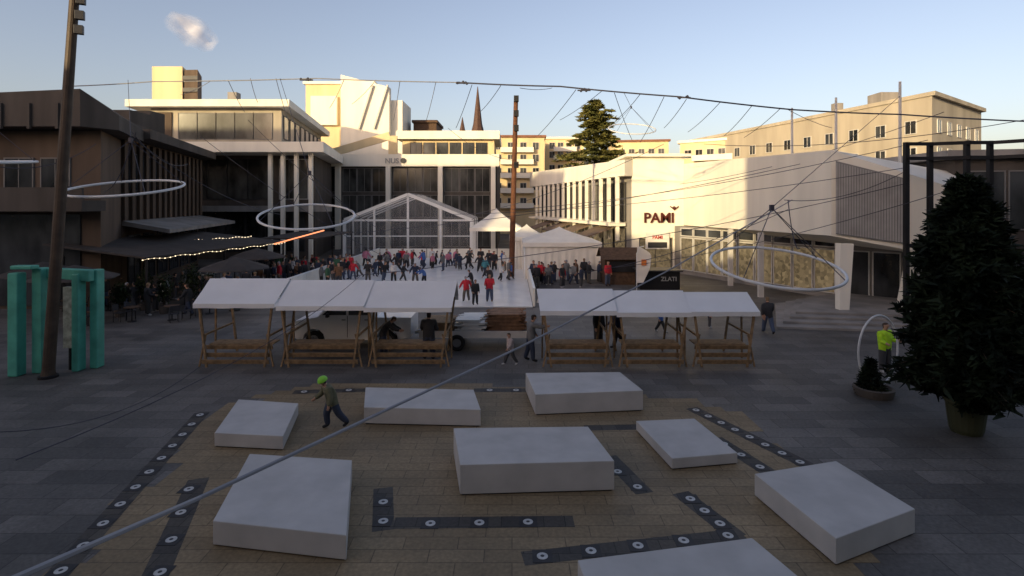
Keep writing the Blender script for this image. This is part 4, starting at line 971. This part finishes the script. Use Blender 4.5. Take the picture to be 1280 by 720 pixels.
# cloud wisp
M['cloud'],nt,b=new_mat("cloud_vapour"); b.inputs["Base Color"].default_value=(0.95,0.95,0.97,1); b.inputs["Roughness"].default_value=1
tc=N(nt,"ShaderNodeTexCoord"); gr=N(nt,"ShaderNodeTexGradient",gradient_type='SPHERICAL'); mp=N(nt,"ShaderNodeMapping"); mp.inputs["Location"].default_value=(-1,-1,0); mp.inputs["Scale"].default_value=(2,2,0)
nt.links.new(tc.outputs["Generated"],mp.inputs[0]); nt.links.new(mp.outputs[0],gr.inputs[0])
n1=N(nt,"ShaderNodeTexNoise"); n1.inputs["Scale"].default_value=4; n1.inputs["Detail"].default_value=8; nt.links.new(tc.outputs["Generated"],n1.inputs["Vector"])
ma=N(nt,"ShaderNodeMath",operation='MULTIPLY'); nt.links.new(gr.outputs["Fac"],ma.inputs[0]); nt.links.new(n1.outputs["Fac"],ma.inputs[1])
r=N(nt,"ShaderNodeMapRange"); r.inputs["From Min"].default_value=0.04; r.inputs["From Max"].default_value=0.32; r.inputs["To Max"].default_value=0.85
nt.links.new(ma.outputs[0],r.inputs["Value"]); nt.links.new(r.outputs[0],b.inputs["Alpha"])
c=P(240,38,900); g=Geo(); nn=10; vs=[]
for j in range(nn+1):
    for i in range(nn+1):
        u=i/nn*2-1; v=j/nn*2-1; vs.append((c.x+u*36-v*6,c.y+v*45,c.z-u*28+v*34+6*noise.noise(Vector((u*2,v*2,0)))))
g.add(vs,[(j*(nn+1)+i,j*(nn+1)+i+1,(j+1)*(nn+1)+i+1,(j+1)*(nn+1)+i) for j in range(nn) for i in range(nn)])
ob=mesh_obj("cloud",g,['cloud'],c,True); ob["kind"]="structure"

# ================================================================ light, world, camera
elev=10.0; sx,sy=0.6,0.8
sun=bpy.data.lights.new("sun",'SUN'); sun.energy=5.0; sun.angle=math.radians(0.5); sun.color=(1.0,0.79,0.43)
so=bpy.data.objects.new("sun",sun); COL.objects.link(so)
d=Vector((sx*math.cos(math.radians(elev)),sy*math.cos(math.radians(elev)),-math.sin(math.radians(elev))))
so.rotation_euler=d.to_track_quat('-Z','Y').to_euler(); so.location=(-30,-50,40)
wd=bpy.data.worlds.new("World"); scene.world=wd; wd.use_nodes=True; nt=wd.node_tree; bg=nt.nodes["Background"]
sky=nt.nodes.new("ShaderNodeTexSky"); sky.sky_type='NISHITA'; sky.sun_disc=False; sky.sun_elevation=math.radians(elev); sky.sun_rotation=math.radians(216.87); sky.altitude=300; sky.dust_density=3.2; sky.air_density=1.0; sky.ozone_density=1.5
hs=nt.nodes.new("ShaderNodeHueSaturation"); hs.inputs["Saturation"].default_value=0.88; hs.inputs["Value"].default_value=1.62
mx=nt.nodes.new("ShaderNodeMix"); mx.data_type='RGBA'; mx.blend_type='MULTIPLY'; mx.inputs[0].default_value=1.0; mx.inputs[7].default_value=(1.13,0.97,0.97,1)
nt.links.new(sky.outputs[0],hs.inputs["Color"]); nt.links.new(hs.outputs[0],mx.inputs[6]); nt.links.new(mx.outputs[2],bg.inputs[0]); bg.inputs[1].default_value=0.15
cam=bpy.data.cameras.new("camera"); co=bpy.data.objects.new("camera",cam); COL.objects.link(co)
co.location=(0,0,H); co.rotation_euler=(math.pi/2,0,0); cam.sensor_width=36; cam.lens=F/1280*36; cam.shift_y=-(360-HY)/1280; cam.clip_start=0.1; cam.clip_end=6000
scene.camera=co
scene.view_settings.view_transform='Standard'; scene.view_settings.look='None'; scene.view_settings.exposure=0
